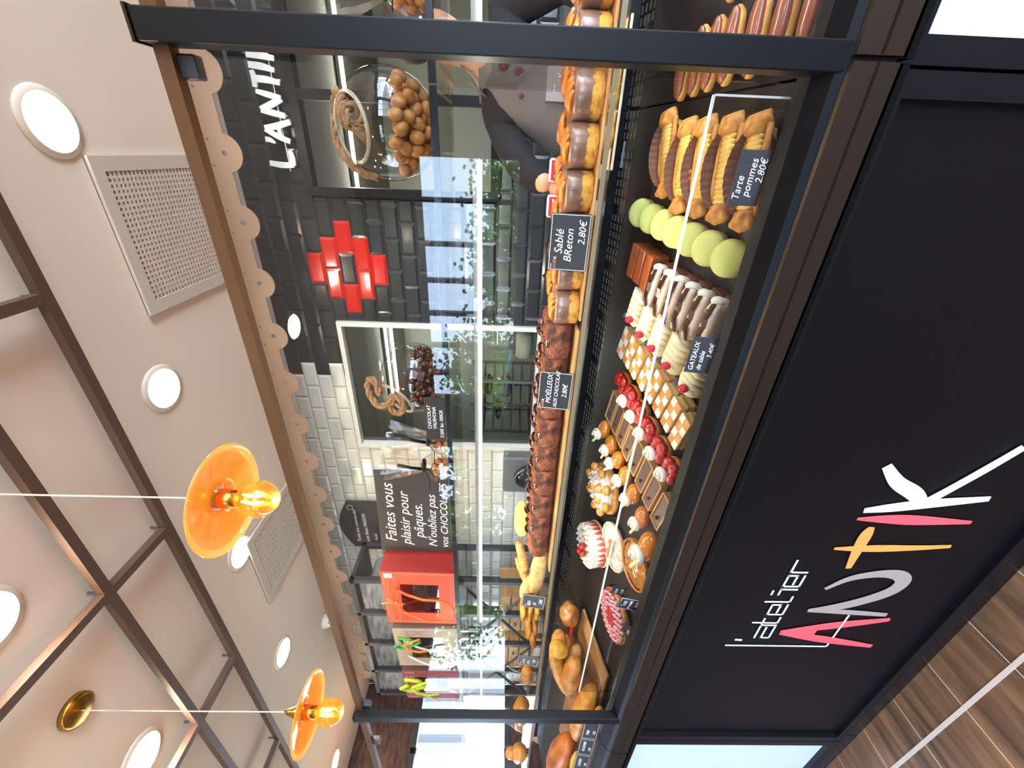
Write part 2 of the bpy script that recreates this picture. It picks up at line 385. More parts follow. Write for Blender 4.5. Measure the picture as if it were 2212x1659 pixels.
wl = wall_y('wall_back', 2.06, -6, 5, 0, 3.1, [(h[0], h[1], h[2], h[3]) for h in HOLES], M('grout_dark', (84, 84, 82), 0.9), 0.115)
struct(bk.build('wall_tiles', [tile_black, tile_white, tile_red])).name = 'trim_2'
# brown scalloped valance with a hole in every disc, hung under the ceiling behind the case
val = B(); val.mi = 0; P_ = 0.3345; VY = 1.66
def VX(k): return 0.321*0.925 - 0.008 - k*P_          # disc centres
for k in range(-3, 17):
    cx = VX(k)*1.0 + 0.0; R0 = 0.088; r0 = 0.0125; cz = 2.943; n = 28
    # quad ring round the hole, cut off at the top by the band
    for i in range(n):
        a0, a1 = 2*PI*i/n, 2*PI*(i+1)/n
        for yy, flip in ((VY, False), (VY+0.006, True)):
            q = [(cx+r0*math.cos(a0), yy, cz+r0*math.sin(a0)), (cx+R0*math.cos(a0), yy, cz+R0*math.sin(a0)), (cx+R0*math.cos(a1), yy, cz+R0*math.sin(a1)), (cx+r0*math.cos(a1), yy, cz+r0*math.sin(a1))]
            val.face(q[::-1] if flip else q)
        val.face([(cx+R0*math.cos(a0), VY, cz+R0*math.sin(a0)), (cx+R0*math.cos(a1), VY, cz+R0*math.sin(a1)), (cx+R0*math.cos(a1), VY+.006, cz+R0*math.sin(a1)), (cx+R0*math.cos(a0), VY+.006, cz+R0*math.sin(a0))])
    for sx_ in (cx+P_/2,): val.box((sx_, VY+.003, 3.01), (P_-2*R0*0.72, 0.0058, 0.165))
    val.box((cx, VY+.003, 3.055), (2*R0, 0.0055, 0.08))
vo = val.build('scalloped_valance', M('valance_brown', (150, 124, 104), 0.55))
tag(vo, 'long brown scalloped valance with a round hole in each disc under the ceiling', 'valance')
# kitchen behind the white framed hatch and the black framed window
kw = M('kitchen_wall', (150, 152, 138), 0.8); kc = M('kitchen_ceiling', (136, 136, 124), 0.8)
struct(B().box((-1.0, 5.0, 1.6), (7, 0.1, 3.3)).build('wall_kitchen_back', kw))
struct(B().box((-4.5, 3.55, 1.6), (0.1, 2.9, 3.3)).build('wall_kitchen_left', kw))
struct(B().box((2.5, 3.55, 1.6), (0.1, 2.9, 3.3)).build('wall_kitchen_right', kw))
struct(B().box((-1.0, 3.58, 3.0), (7, 2.9, 0.06)).build('ceiling_kitchen', kc))
struct(B().box((-1.0, 4.0, -0.03), (7.2, 3.8, 0.06)).build('floor_kitchen', M('kitchen_floor', (120, 116, 108), 0.6)))
def frame(name, x0, x1, z0, z1, y, w_, d, m, mull=()):
    b = B()
    b.box((x0+w_/2, y, (z0+z1)/2), (w_, d, z1-z0)); b.box((x1-w_/2, y, (z0+z1)/2), (w_, d, z1-z0))
    b.box(((x0+x1)/2, y, z0+w_/2), (x1-x0-2*w_, d, w_)); b.box(((x0+x1)/2, y, z1-w_/2), (x1-x0-2*w_, d, w_))
    for q in mull: b.box((q, y, (z0+z1)/2), (w_*1.0, d*.9, z1-z0-2*w_))
    return struct(b.build(name, m))
frame('window_1', -2.155, -1.062, 1.222, 2.672, 2.0, 0.032, 0.06, M('white_frame', (226, 224, 214), 0.4))
frame('window_2', -0.258, 1.6, 1.55, 2.70, 1.99, 0.05, 0.07, black_paint, (0.245, 0.9))
frame('window_3', -5.9, -4.72, 1.36, 2.42, 2.02, 0.05, 0.08, dark_grey, (-5.3,))
frame('window_4', -5.9, -3.66, 1.33, 2.46, -4.03, 0.05, 0.08, black_paint, (-5.69, -5.26, -4.85, -4.43, -4.0))
frame('window_5', -2.92, 0.0, 1.33, 2.46, -4.03, 0.05, 0.08, black_paint, (-2.52, -2.13, -1.71, -1.31, -0.9, -0.45))
frame('added_door_1', 1.25, 4.75, 0.05, 2.5, -4.03, 0.06, 0.08, black_paint, (2.4, 3.6))  # glazed door frame, added with its opening for more daylight
b = B(); y0, y1, z0, z1 = -3.2, 1.96, 1.30, 2.44
for yy in [y0+.03, y1-.03] + [1.32-0.69*k for k in range(7)]: b.box((-6.03, yy, (z0+z1)/2), (0.08, 0.055, z1-z0))
for zz in (z0+.03, z1-.03): b.box((-6.03, (y0+y1)/2, zz), (0.08, y1-y0, 0.06))
struct(b.build('window_6', dark_grey))
wg = clear('window_glass', 0.8, (246, 250, 250), fres=1.3)
struct(B().box((-1.61, 2.02, 1.947), (1.05, 0.005, 1.4)).build('window_7', wg))
struct(B().box((-1.46, -4.05, 1.9), (2.9, 0.005, 1.12)).build('window_8', wg))
# kitchen lights: two long tubes and a round downlight
tubem = glow('tube_light', (255, 252, 240), 22.0)
for i, (x, y) in enumerate([(-2.05, 3.9), (-2.05, 4.15)]):
    t = thing('tube_light', ['bright long ceiling tube nearer the hatch in the kitchen', 'dimmer long ceiling tube deeper in the kitchen'][i], 'light', (x, y, 2.93))
    B().box((0, 0, 0.02), (1.7, 0.06, 0.03)).build('housing', steel, t); B().box((0, 0, -0.005), (1.68, 0.03, 0.018)).build('diffuser', tubem, t)
t = thing('tube_light', 'long ceiling tube behind the glass globe of nuts', 'light', (0.1, 3.6, 2.93))
B().box((0, 0, 0.02), (2.4, 0.06, 0.03)).build('housing', steel, t); B().box((0, 0, -0.005), (2.38, 0.03, 0.018)).build('diffuser', tubem, t)

# ------------------------------------------------------------------ ceiling fittings
ZC = 3.1
down = glow('downlight_glow', (255, 238, 212), 45.0)
rimm = M('light_rim', (236, 222, 200), 0.4)
def downlight(x, y, lab, grp='round recessed ceiling lights'):
    t = thing('downlight', lab, 'ceiling light', (x, y, ZC), 0, grp)
    b = B(); b.sm = True; b.lathe([(0.092, -0.012), (0.110, -0.008), (0.114, 0.0), (0.09, 0.0)], 40, cap=False).build('rim', rimm, t)
    B().lathe([(0.092, -0.010), (0.092, -0.004)], 40).build('diffuser', down, t)
for (x, y, lab) in [(0.04, 0.955, 'large round downlight beside the near square air vent, closest to the black post'),
                    (-1.02, 0.945, 'round downlight between the near air vent and the near pendant lamp'),
                    (-2.21, 0.98, 'round downlight half behind the near amber pendant shade'),
                    (-3.33, 0.98, 'round downlight between the far air vent and the far pendant lamp'),
                    (-5.45, 1.04, 'small round downlight farthest along the counter, beyond the far pendant lamp'),
                    (-2.46, 0.07, 'round downlight behind the brass ceiling rose of the far pendant'),
                    (-1.335, 0.015, 'round downlight at the frame edge between two ceiling battens'),
                    (1.3, -1.6, 'round downlight above the customer side, outside the battens'), (-3.6, -1.6, 'round downlight over the far customer side'),
                    (-1.2, -2.2, 'round downlight over the middle of the customer side')]:
    downlight(x, y, lab)
ventm = M('vent_plastic', (214, 202, 186), 0.5); ventd = M('vent_dark', (128, 114, 104), 0.8)
def vent(cx, cy, s, lab):
    t = thing('air_vent', lab, 'air vent', (cx, cy, ZC), 0, 'square ceiling air vents')
    B().box((0, 0, -0.004), (s, s, 0.003)).build('backing', ventd, t)
    b = B(); w_ = 0.055; h = s/2
    for (x, y, dx, dy) in ((0, h-w_/2, s, w_), (0, -h+w_/2, s, w_), (h-w_/2, 0, w_, s-2*w_), (-h+w_/2, 0, w_, s-2*w_)): b.box((x, y, -0.010), (dx, dy, 0.018))
    b.build('frame', ventm, t)
    g = B(); n = 24; q = (s-2*w_)
    for i in range(1, n): g.box((-q/2+q*i/n, 0, -0.011), (0.010, q, 0.009)); g.box((0, -q/2+q*i/n, -0.012), (q, 0.010, 0.009))
    tag(g.build('grid', ventm, t))
vent(-0.375, 1.34, 0.63, 'square white grid air vent in the ceiling nearest the black post')
vent(-2.50, 1.33, 0.60, 'square white grid air vent in the ceiling behind the near pendant lamp')
beamm = M('batten_brown', (92, 70, 56), 0.55)
def batten(p, q, lab, wd=0.036, h=0.034):
    p, q = Vector(p), Vector(q); c = (p+q)/2; L_ = (q-p).length
    o = B().box((0, 0, 0), (L_, wd, h)).build('ceiling_batten', beamm, None, c, (0, 0, math.atan2(q.y-p.y, q.x-p.x)))
    tag(o, lab, 'ceiling batten', 'brown ceiling battens')
BY = 0.595; AY = 0.27; hz = 3.03
batten((-5.95, BY, hz), (4.9, BY, hz), 'long brown ceiling batten nearest the display case')
batten((-5.95, AY, hz), (4.9, AY, hz), 'long brown ceiling batten second out from the display case')
batten((-5.95, -0.6, hz), (4.9, -0.6, hz), 'long brown ceiling batten third out from the display case, over the customer')
labs = ['between the near air vent and the black post', 'behind the near pendant cord', 'beside the far pendant cord', 'beyond the far pendant lamp', 'farthest towards the far wall', 'over the right hand case']
for i, x in enumerate((-0.47, -1.56, -2.63, -3.70, -4.77, 0.6)):
    batten((x, BY-0.019, hz), (x, AY+0.019, hz), 'short brown cross batten %s, nearer the case' % labs[i]); batten((x, AY-0.019, hz), (x, -0.581, hz), 'brown cross batten %s, on the customer side' % labs[i])
# detector
t = thing('smoke_detector', 'small white dome on the ceiling beside the case trim', 'detector', (-3.86, 1.53, ZC))
b = B(); b.sm = True; b.lathe([(0.06, 0), (0.062, -0.02), (0.05, -0.06), (0.034, -0.085), (0.004, -0.095)], 24).build('dome', M('white_plastic', (232, 228, 220), 0.4), t)
B().box((0.03, -0.03, -0.06), (0.02, 0.02, 0.006)).build('sensor', black_gloss, t)
# pendants
brass = M('brass', (186, 140, 58), 0.25, 0.95)
def amber_mat(name, rgb, tr):
    m = bpy.data.materials.new(name); m.use_nodes = True; t_ = m.node_tree; t_.nodes.clear()
    a = t_.nodes.new('ShaderNodeBsdfTransparent'); a.inputs[0].default_value = lin(rgb)
    d = t_.nodes.new('ShaderNodeBsdfTranslucent'); d.inputs[0].default_value = lin((248, 160, 84)); df = t_.nodes.new('ShaderNodeBsdfDiffuse'); df.inputs[0].default_value = lin((250, 172, 104))
    g = t_.nodes.new('ShaderNodeBsdfGlossy'); g.inputs['Roughness'].default_value = 0.08
    m1 = t_.nodes.new('ShaderNodeMixShader'); m1.inputs[0].default_value = 0.5; m2 = t_.nodes.new('ShaderNodeMixShader'); m2.inputs[0].default_value = tr
    m3 = t_.nodes.new('ShaderNodeMixShader'); f_ = t_.nodes.new('ShaderNodeMath'); f_.operation = 'MULTIPLY_ADD'; f_.inputs[1].default_value = .25; f_.inputs[2].default_value = .03; lw_ = t_.nodes.new('ShaderNodeLayerWeight'); t_.links.new(lw_.outputs['Facing'], f_.inputs[0]); o_ = t_.nodes.new('ShaderNodeOutputMaterial')
    t_.links.new(d.outputs[0], m1.inputs[1]); t_.links.new(df.outputs[0], m1.inputs[2]); t_.links.new(m1.outputs[0], m2.inputs[1]); t_.links.new(a.outputs[0], m2.inputs[2])
    t_.links.new(f_.outputs[0], m3.inputs[0]); t_.links.new(m2.outputs[0], m3.inputs[1]); t_.links.new(g.outputs[0], m3.inputs[2]); t_.links.new(m3.outputs[0], o_.inputs[0])
    return m
amber = amber_mat('amber_shade', (255, 206, 140), 0.25); amber_bulb = amber_mat('amber_bulb_glass', (255, 200, 110), 0.88)
fil = glow('filament', (255, 206, 110), 26.0)
def pendant(x, y, z, lab, e=5):
    t = thing('pendant_lamp', lab, 'pendant lamp', (x, y, z), 0, 'amber disc pendant lamps')
    b = B(); b.sm = True; b.lathe([(0.139, -0.001), (0.14, 0.001), (0.12, 0.0065), (0.09, 0.0125), (0.06, 0.0175), (0.03, 0.0215), (0.03, 0.0195), (0.06, 0.0155), (0.09, 0.0105), (0.12, 0.0045)], 64, cap=False).build('lamp_shade', amber, t)
    b = B(); b.sm = True; b.lathe([(0.021, -0.03), (0.0235, 0.0), (0.024, 0.05), (0.016, 0.06), (0.012, 0.075), (0.005, 0.095)], 20, wob=lambda a, k: 0.04*math.cos(10*a)).build('socket', brass, t)
    b = B(); b.sm = True; b.blob((0, 0, -0.078), (0.046, 0.046, 0.053), 28, 18).build('bulb', amber_bulb, t)
    b = B()
    for k in range(4):
        a = k*PI/2; pts = [(0.012*math.cos(a)+0.004*math.cos(6*q), 0.012*math.sin(a), -0.045-0.045*q) for q in (0, .2, .4, .6, .8, 1)]; b.tube(pts, 0.0028, 6)
    b.build('filament', fil, t)
    B().tube([(0, 0, 0.09), (0, 0, ZC-z-0.02)], 0.0022, 6).build('cord', M('cord_white', (214, 200, 186), 0.6), t)
    b = B(); b.sm = True; b.lathe([(0.062, ZC-z), (0.062, ZC-z-0.02), (0.05, ZC-z-0.026), (0.006, ZC-z-0.03)], 32).build('ceiling_rose', brass, t)
    bulb('bulb_light', (x, y, z-0.150), e*.35, (1.0, 0.80, 0.52), 0.02)
pendant(-0.789, 0.025, 2.192, 'amber glass disc pendant lamp nearer the customer, its cord leaving the frame')
pendant(-1.911, 0.025, 2.212, 'amber glass disc pendant lamp farther away, hanging from a brass ceiling rose')
# threaded hangers that hold the battens under the ceiling
for i, (x, y) in enumerate([(xx, yy) for yy in (BY, AY, -0.6) for xx in (-5.2, -3.70, -2.63, -1.56, -0.47, 0.6, 3.0)]):
    h_ = B().tube([(0, 0, 0), (0, 0, 0.053)], 0.006, 8).build('batten_hanger', steel_matt, None, (x, y, hz+0.017)); tag(h_, 'short steel hanger holding a brown batten under the ceiling', 'hanger', 'steel batten hangers')
# ------------------------------------------------------------------ display cases
rail_black = M('rail_black', (6, 6, 8), 0.42, spec=0.14); deck_m = M('deck_black', (30, 29, 28), 0.5, spec=0.3, bump=(30, 0.05, 0.001))
led = glow('led_tube', (255, 244, 220), 26.0)
bz_rail = M('bronze_rail', (56, 46, 36), 0.38, 0.7, bump=(200, 0.05, 0.0006))  # slightly darker, rougher bronze for the rail
def case(x0, x1, lab, panel_m, detailed=False):
    t = thing('display_case', lab, 'display case', ((x0+x1)/2, 0, 0), 0, 'refrigerated display cases')
    cx = (x0+x1)/2; L_ = x1-x0
    def part(b, name, m): return b.build(name, m, t, (-cx, 0, 0))
    # base: recessed plinth, dark frame, big front panel
    part(B().box((cx, 0.04, 0.035), (L_, 0.06, 0.07)).box((cx, 0.0, 0.075), (L_, 0.012, 0.012)), 'plinth', black_gloss)
    b = B(); e = 0.035
    b.box((x0+e/2, 0.0, 0.51), (e, 0.02, 0.86)).box((x1-e/2, 0.0, 0.51), (e, 0.02, 0.86)).box((cx, 0.0, 0.097), (L_-2*e, 0.02, 0.034)).box((cx, 0.0, 0.93), (L_-2*e, 0.02, 0.03)); part(b, 'panel_frame', black_paint)
    pn = part(B().box((cx, 0.012, 0.51), (L_-2*e, 0.012, 0.80)), 'front_panel', panel_m)
    part(B().box((cx, 0.45, 0.50), (L_, 0.82, 0.95)), 'cabinet', black_paint)
    # rails
    part(B().prism([(0.006, 1.072), (-0.018, 1.066), (-0.040, 1.048), (-0.046, 1.032), (-0.046, 0.95), (0.006, 0.95)], x0, x1, YZ), 'top_rail', rail_black)
    part(B().prism([(-0.046, 1.036), (-0.052, 1.034), (-0.053, 1.003), (-0.049, 1.001), (-0.049, 0.999), (-0.053, 0.997), (-0.053, 0.970), (-0.03, 0.965), (-0.03, 0.96), (-0.046, 0.96)], x0+.001, x1-.001, YZ), 'bronze_rail', bz_rail)
    part(B().box((cx, -0.012, 1.985), (L_, 0.02, 0.022)), 'top_trim', M('trim_wood_brown', (98, 64, 38), 0.4, 0.2))
    for xx in (x0+.25, x1-.035): part(B().rbox((xx, 0.0, 1.965), (0.03, 0.022, 0.03), 0.003), 'glass_clamp', dark_grey)
    # inside
    part(B().prism([(0.0, 0.975), (0.70, dz(.70)), (0.70, 0.96), (0.0, 0.95)], x0, x1, YZ), 'display_deck', deck_m)
    b = B(); b.prism([(0.70, dz(.70)-.012), (0.80, dz(.80)-.012), (0.80, 1.05), (0.70, 1.05)], x0, x1, YZ); b.box((cx, 0.805, 1.145), (L_, 0.02, 0.03)); part(b, 'vent_channel', black_gloss)
    if detailed:
        b = B(); R = Matrix.Rotation(SLOPE, 3, 'X'); n = int(L_/0.027); b.mi = 1; b.box((cx, .748, dz(.748)-.0035), (L_-.01, .10, .005), R); b.mi = 0
        for k in range(n):
            if k % 7 == 6: continue
            xx = x0+.02+k*0.027
            for j in (0, 1, 2, 3): b.box((xx, 0.712+0.024*j, dz(0.712+0.024*j)-0.002), (0.019, 0.009, 0.004), R)
        part(b, 'vent_grille', [M('slot_grey', (60, 62, 62), 0.4), black_gloss])
    part(B().box((cx, 0.92, 1.135), (L_, 0.21, 0.03)), 'work_top', M('worktop_dark', (60, 56, 54), 0.35))
    part(B().box((cx, 0.565, 1.262), (L_, 0.33, 0.010)), 'middle_shelf', shelf_glass)
    b = B(); b.box((cx, 0.398, 1.262), (L_, 0.004, 0.012)); part(b, 'middle_shelf_edge', glass_edge)
    part(B().box((cx, 0.60, 1.682), (L_, 0.42, 0.008)), 'top_shelf', shelf_glass)
    part(B().box((cx, 0.386, 1.674), (L_, 0.014, 0.016)), 'top_shelf_bar', black_gloss)
    if x0 > -3: b = B(); b.box((cx-0.02, 0.412, 1.58), (L_-0.24, 0.03, 0.016)); part(b, 'led_holder', steel_matt)
    if x0 > -3: part(B().box((cx-0.02, 0.402, 1.569), (L_-0.25, 0.014, 0.008)), 'led_tube', led)
    part(B().box((cx, 0.0, 1.525), (L_-0.045, 0.008, 0.905)), 'front_glass', glass)
    for xx in (x0+.035,) : part(B().box((xx, 0.40, 1.33), (0.006, 0.66, 0.66)), 'side_glass', shelf_glass)
    return t, pn
struct_posts = []
mid, mid_panel = case(-2.035+0.0, 0.1285, 'middle refrigerated display case of cakes on a black panelled base with the coloured shop lettering', panel_black, True)
lft, _ = case(-4.20, -2.04, 'display case of breads left of the slim post, on a white panelled base', white_panel, True)
rgt, _ = case(0.1335, 2.2, 'display case right of the wide black post, with eclairs, on a white panelled base', white_panel, True)
def post(t, x, w_, dp=0.046):
    b = B().rbox((x, -0.044+dp/2, 1.484), (w_, dp, 1.03), 0.002); b.build('post', black_paint, t, (-t.location.x, 0, 0))
    B().box((x, -0.021, 2.002), (w_+.004, 0.05, 0.004)).build('post_cap', bronze, t, (-t.location.x, 0, 0))
post(mid, 0.1335, 0.037); post(mid, -1.797, 0.036, 0.03); post(lft, -4.18, 0.04)
# low clear guard standing just behind the front glass
t = thing('acrylic_guard', 'low clear guard with a bright top edge standing inside the middle case', 'guard', (-0.85, 0.052, 1.0))
B().box((0, 0, 0.085), (1.89, 0.004, 0.17)).build('pane', clear('acrylic', 0.5, (238, 240, 240), fres=1.35), t)
B().box((0, 0, 0.172), (1.89, 0.005, 0.004)).build('top_edge', M('acrylic_edge', (226, 228, 226), 0.2), t)
B().box((0.945, 0, 0.085), (0.003, 0.005, 0.17)).build('side_edge', M('acrylic_edge', (226, 228, 226), 0.2), t)
# temperature display
t = thing('temperature_display', 'small grey framed digital temperature display at the back of the deck', 'display', (0.012, 0.775, 1.118), 0, None, (0.35, 0, 0))
B().box((0, 0, 0), (0.075, 0.006, 0.028)).build('bezel', M('bezel', (110, 122, 138), 0.4), t)
B().box((0, -0.004, 0), (0.055, 0.003, 0.018)).build('screen', black_gloss, t)
text('3.7', 0.018, glow('led_red', (170, 30, 50), 0.9), t, (-0.012, -0.0062, -0.006), (PI/2, 0, 0), 0.0, 'digits')

# shop lettering on the middle base panel (one part per letter)
LP = mid_panel; LX = 0.0
def stroke(name, m, strokes, d=0.0035):
    b = B()
    for k_, (pts, ws) in enumerate(strokes): b.ribbon(pts, [q*1.25 for q in ws], 0.0045-d-0.0004*k_, lambda u, v, t_: (u, t_, v), 0.0018)
    o = b.build(name, m); o.parent = LP
    return o
lred = M('logo_red', (236, 86, 92), 0.5); lor = M('logo_orange', (240, 152, 72), 0.5); lbr = M('logo_taupe', (160, 142, 130), 0.5); lwh = M('logo_white', (236, 240, 250), 0.5)
def catm(pts, ws, n=6):
    P = [Vector((p[0], p[1], w_)) for p, w_ in zip(pts, ws)]; res = []
    for i in range(len(P)-1):
        p0 = P[max(0, i-1)]; p1 = P[i]; p2 = P[i+1]; p3 = P[min(len(P)-1, i+2)]
        for k in range(n):
            t_ = k/n; res.append(0.5*((2*p1) + (p2-p0)*t_ + (2*p0-5*p1+4*p2-p3)*t_*t_ + (3*p1-p0-3*p2+p3)*t_**3))
    res.append(P[-1]); return [(r.x, r.y) for r in res], [max(0.002, r.z*1.0) for r in res]
stroke('letter_a', lred, [catm([(-1.225, .272), (-1.259, .43), (-1.299, .592)], [.006, .013, .006]), catm([(-1.371, .262), (-1.335, .44), (-1.303, .592)], [.006, .013, .006]), ([(-1.303, .48), (-1.302, .575)], [.030, .006])])
stroke('letter_n', lbr, [catm([(-1.201, .294), (-1.19, .42), (-1.184, .548)], [.006, .008, .005]), catm([(-1.184, .548), (-1.165, .47), (-1.129, .395), (-1.085, .338), (-1.040, .325), (-1.012, .352), (-1.008, .41), (-1.03, .484), (-1.079, .538)], [.005, .012, .014, .016, .018, .016, .011, .008, .004])])
stroke('letter_t', lor, [catm([(-.906, .584), (-.903, .479), (-.897, .357), (-.889, .268)], [.003, .010, .007, .004]), catm([(-.821, .520), (-.85, .522), (-.905, .519), (-.985, .511)], [.006, .013, .012, .006])])
stroke('letter_i', lred, [catm([(-.792, .572), (-.791, .493), (-.793, .412), (-.797, .266)], [.003, .011, .013, .004])])
stroke('letter_k', lwh, [catm([(-.762, .568), (-.750, .50), (-.735, .42), (-.713, .268)], [.006, .011, .012, .006]), catm([(-.616, .58), (-.665, .53), (-.70, .47), (-.735, .43)], [.009, .014, .016, .012]), catm([(-.735, .43), (-.68, .385), (-.62, .338), (-.551, .288)], [.010, .009, .009, .008])])
tl = 0.0027
def thin(name, polys, w_=tl):
    b = B()
    for pts in polys:
        for p, q in zip(pts, pts[1:]):
            dx, dy = q[0]-p[0], q[1]-p[1]; l = math.hypot(dx, dy); e = w_*.9
            b.ribbon([(p[0]-dx/l*e, p[1]-dy/l*e), (q[0]+dx/l*e, q[1]+dy/l*e)], [w_, w_], 0.0008, lambda u, v, t_: (u, t_, v), 0.0012)
    o = b.build(name, lwh); o.parent = LP
z0 = 0.62; z1 = 0.667
thin('letter_l', [[(-1.376, .746), (-1.376, .411), (-1.207, .411)]])
thin('apostrophe', [[(-1.343, .722), (-1.345, .706)]], 0.004)
thin('small_letter_a', [[(-1.330, z1), (-1.262, z1), (-1.262, z0), (-1.330, z0), (-1.330, .646), (-1.275, .646)]])
thin('small_letter_t', [[(-1.249, .697), (-1.250, z0), (-1.222, z0)], [(-1.262, z1), (-1.228, z1)]])
thin('small_letter_e', [[(-1.158, z0), (-1.206, z0), (-1.206, z1), (-1.158, z1), (-1.158, .641), (-1.196, .641)]])
thin('small_letter_l', [[(-1.143, .694), (-1.143, z0), (-1.118, z0)]])
thin('small_letter_i', [[(-1.108, z1), (-1.084, z1), (-1.084, z0)], [(-1.108, .688), (-1.092, .688)]])
thin('small_letter_e', [[(-1.022, z0), (-1.070, z0), (-1.070, z1), (-1.022, z1), (-1.022, .641), (-1.060, .641)]])
thin('small_letter_r', [[(-1.007, z0), (-1.007, z1), (-0.957, z1)]])
# ------------------------------------------------------------------ goods on the top shelf
TS = 1.687
globe_m = clear('globe_glass', 0.8, (244, 244, 240), base=0.055)
rim_glass = M('globe_rim', (190, 180, 150), 0.08, alpha=0.42, coat=0.5)
def globe(c, r, nrm, rr, name_lab, cat='jar'):
    t = thing('glass_globe_jar', name_lab, cat, c)
    nrm = Vector(nrm).normalized(); q = nrm.to_track_quat('Z', 'Y').to_matrix()
    a0 = math.asin(rr/r); prof = []
    for k in range(25):
        a = PI - (PI-a0)*k/24; prof.append((max(0.0006, r*math.sin(a)), r*math.cos(a)))
    b = B(); b.sm = True; b.lathe(prof, 48, (0, 0, 0), q, cap=False); b.build('globe', globe_m, t)
    b = B(); b.sm = True; ring = [q @ Vector((rr*math.cos(2*PI*k/40), rr*math.sin(2*PI*k/40), r*math.cos(a0))) for k in range(40)]
    b.tube(ring, 0.0052, 10, True); b.build('rim', rim_glass, t)
    return t, q
def rope_tube(b, pts, r, strands=3, tw=60):
    P, _ = [], None
    pts = [Vector(p) for p in pts]; m = 8; fine = []
    for i in range(len(pts)-1):
        p0 = pts[max(0, i-1)]; p1 = pts[i]; p2 = pts[i+1]; p3 = pts[min(len(pts)-1, i+2)]
        for k in range(m):
            t_ = k/m; fine.append(0.5*((2*p1)+(p2-p0)*t_+(2*p0-5*p1+4*p2-p3)*t_*t_+(3*p1-p0-3*p2+p3)*t_**3))
    fine.append(pts[-1]); d = 0.0; off = [[] for _ in range(strands)]; prev = None
    for i, p in enumerate(fine):
        t_ = (fine[min(i+1, len(fine)-1)]-fine[max(0, i-1)]).normalized(); u = t_.orthogonal().normalized() if prev is None else (prev-t_*prev.dot(t_)).normalized(); prev = u; v = t_.cross(u)
        if i: d += (p-fine[i-1]).length
        for s_ in range(strands):
            a = d*tw+2*PI*s_/strands; off[s_].append(p+u*r*.5*math.cos(a)+v*r*.5*math.sin(a))
    b.sm = True
    for o in off: b.tube(o, r*.55, 7)
g1, q1 = globe((0.055, 0.56, TS+0.136), 0.134, (-0.10, -0.70, 0.70), 0.078, 'large clear glass globe jar holding big brown nuts, beside the wide black post')
b = B(); rope_tube(b, [(0.045, -0.075, 0.085), (0.07, -0.04, 0.115), (0.05, 0.0, 0.138), (0.0, -0.01, 0.143), (-0.05, -0.03, 0.135), (-0.085, -0.055, 0.105), (-0.112, -0.06, 0.07), (-0.125, -0.05, 0.03)], 0.0105); b.build('rope_handle', rope, g1)
b = B(); rope_tube(b, [(0.05, -0.08, 0.085), (0.03, -0.10, 0.09), (0.0, -0.10, 0.085), (-0.01, -0.09, 0.065), (0.012, -0.085, 0.05), (0.035, -0.09, 0.06), (0.025, -0.105, 0.078), (-0.005, -0.11, 0.07)], 0.012)
for k in range(26):
    a = k*0.7; p = Vector((-0.008+0.008*math.cos(a), -0.108+0.004*math.sin(a), 0.066)); e = p+Vector((-0.018+0.022*math.cos(a*1.3), -0.006*math.sin(a), -0.034-0.008*random.random())); b.tube([p, (p+e)/2+Vector((0, -.004, 0)), e], 0.0012, 4)
b.build('rope_knot', rope, g1)
g2, q2 = globe((-0.715, 0.56, TS+0.126), 0.124, (-0.42, -0.78, 0.50), 0.066, 'smaller clear glass globe jar full of dark chocolate balls behind the black price card')
b = B(); rope_tube(b, [(-0.045, -0.10, 0.075), (-0.06, -0.105, 0.105), (-0.04, -0.08, 0.14), (0.0, -0.07, 0.150), (0.03, -0.075, 0.135), (0.02, -0.09, 0.112), (-0.02, -0.095, 0.105)], 0.0125); b.build('rope_handle', rope, g2)
b = B(); rope_tube(b, [(-0.045, -0.105, 0.07), (-0.07, -0.115, 0.06), (-0.075, -0.12, 0.035), (-0.045, -0.125, 0.02), (-0.015, -0.125, 0.03), (-0.01, -0.12, 0.055), (-0.04, -0.12, 0.06)], 0.0125); b.build('rope_knot', rope, g2)
def pack(c, R_, r, ztop, n, seed, tries=9000, box=None, zmin=None):
    rnd = random.Random(seed); res = []
    for _ in range(tries):
        if len(res) >= n: break
        if box: p = Vector((rnd.uniform(*box[0]), rnd.uniform(*box[1]), rnd.uniform(*box[2])))
        else:
            p = Vector((rnd.uniform(-R_, R_), rnd.uniform(-R_, R_), rnd.uniform(-R_, ztop)))
            if p.length > R_-r*1.08: continue
        if all((p-o).length > 1.72*r for o in res): res.append(p)
    return [Vector(c)+p for p in res]
b = B(); b.sm = True; b.blob((0, 0, 0), (0.0205, 0.0165, 0.0155), 14, 9, 0.12, 60)
nut = tag(b.build('coated_nut', M('coated_nut', (182, 124, 62), 0.5, var=(50, (150, 96, 44), 0.4, 0.7))), 'large brown coated nut heaped in the big glass globe jar', 'nut', 'brown nuts in the big globe jar')
P1 = pack((0.055, 0.56, TS+0.136), 0.134, 0.0172, -0.036, 110, 3, 40000)
P1.sort(key=lambda p: p.z)
nut.location = P1[0]
for p in P1[1:]:
    c = nut.copy(); COL.objects.link(c); c.location = p; c.rotation_euler = (random.random()*6, random.random()*6, random.random()*6)
b = B(); b.sm = True; b.blob((0, 0, 0), (0.0115, 0.011, 0.011), 12, 8)
ball = tag(b.build('chocolate_ball', M('choc_ball', (92, 52, 34), 0.16, coat=0.6, var=(60, (64, 34, 24), 0.4, 0.7))), 'shiny dark chocolate ball in the smaller glass globe jar', 'chocolate', 'chocolate balls in the smaller globe jar')
P2 = pack((-0.715, 0.56, TS+0.126), 0.124, 0.0114, 0.002, 240, 5, 40000)
ball.location = P2[0]
for p in P2[1:]:
    c = ball.copy(); COL.objects.link(c); c.location = p; c.scale = (random.uniform(.8, 1.1),)*3
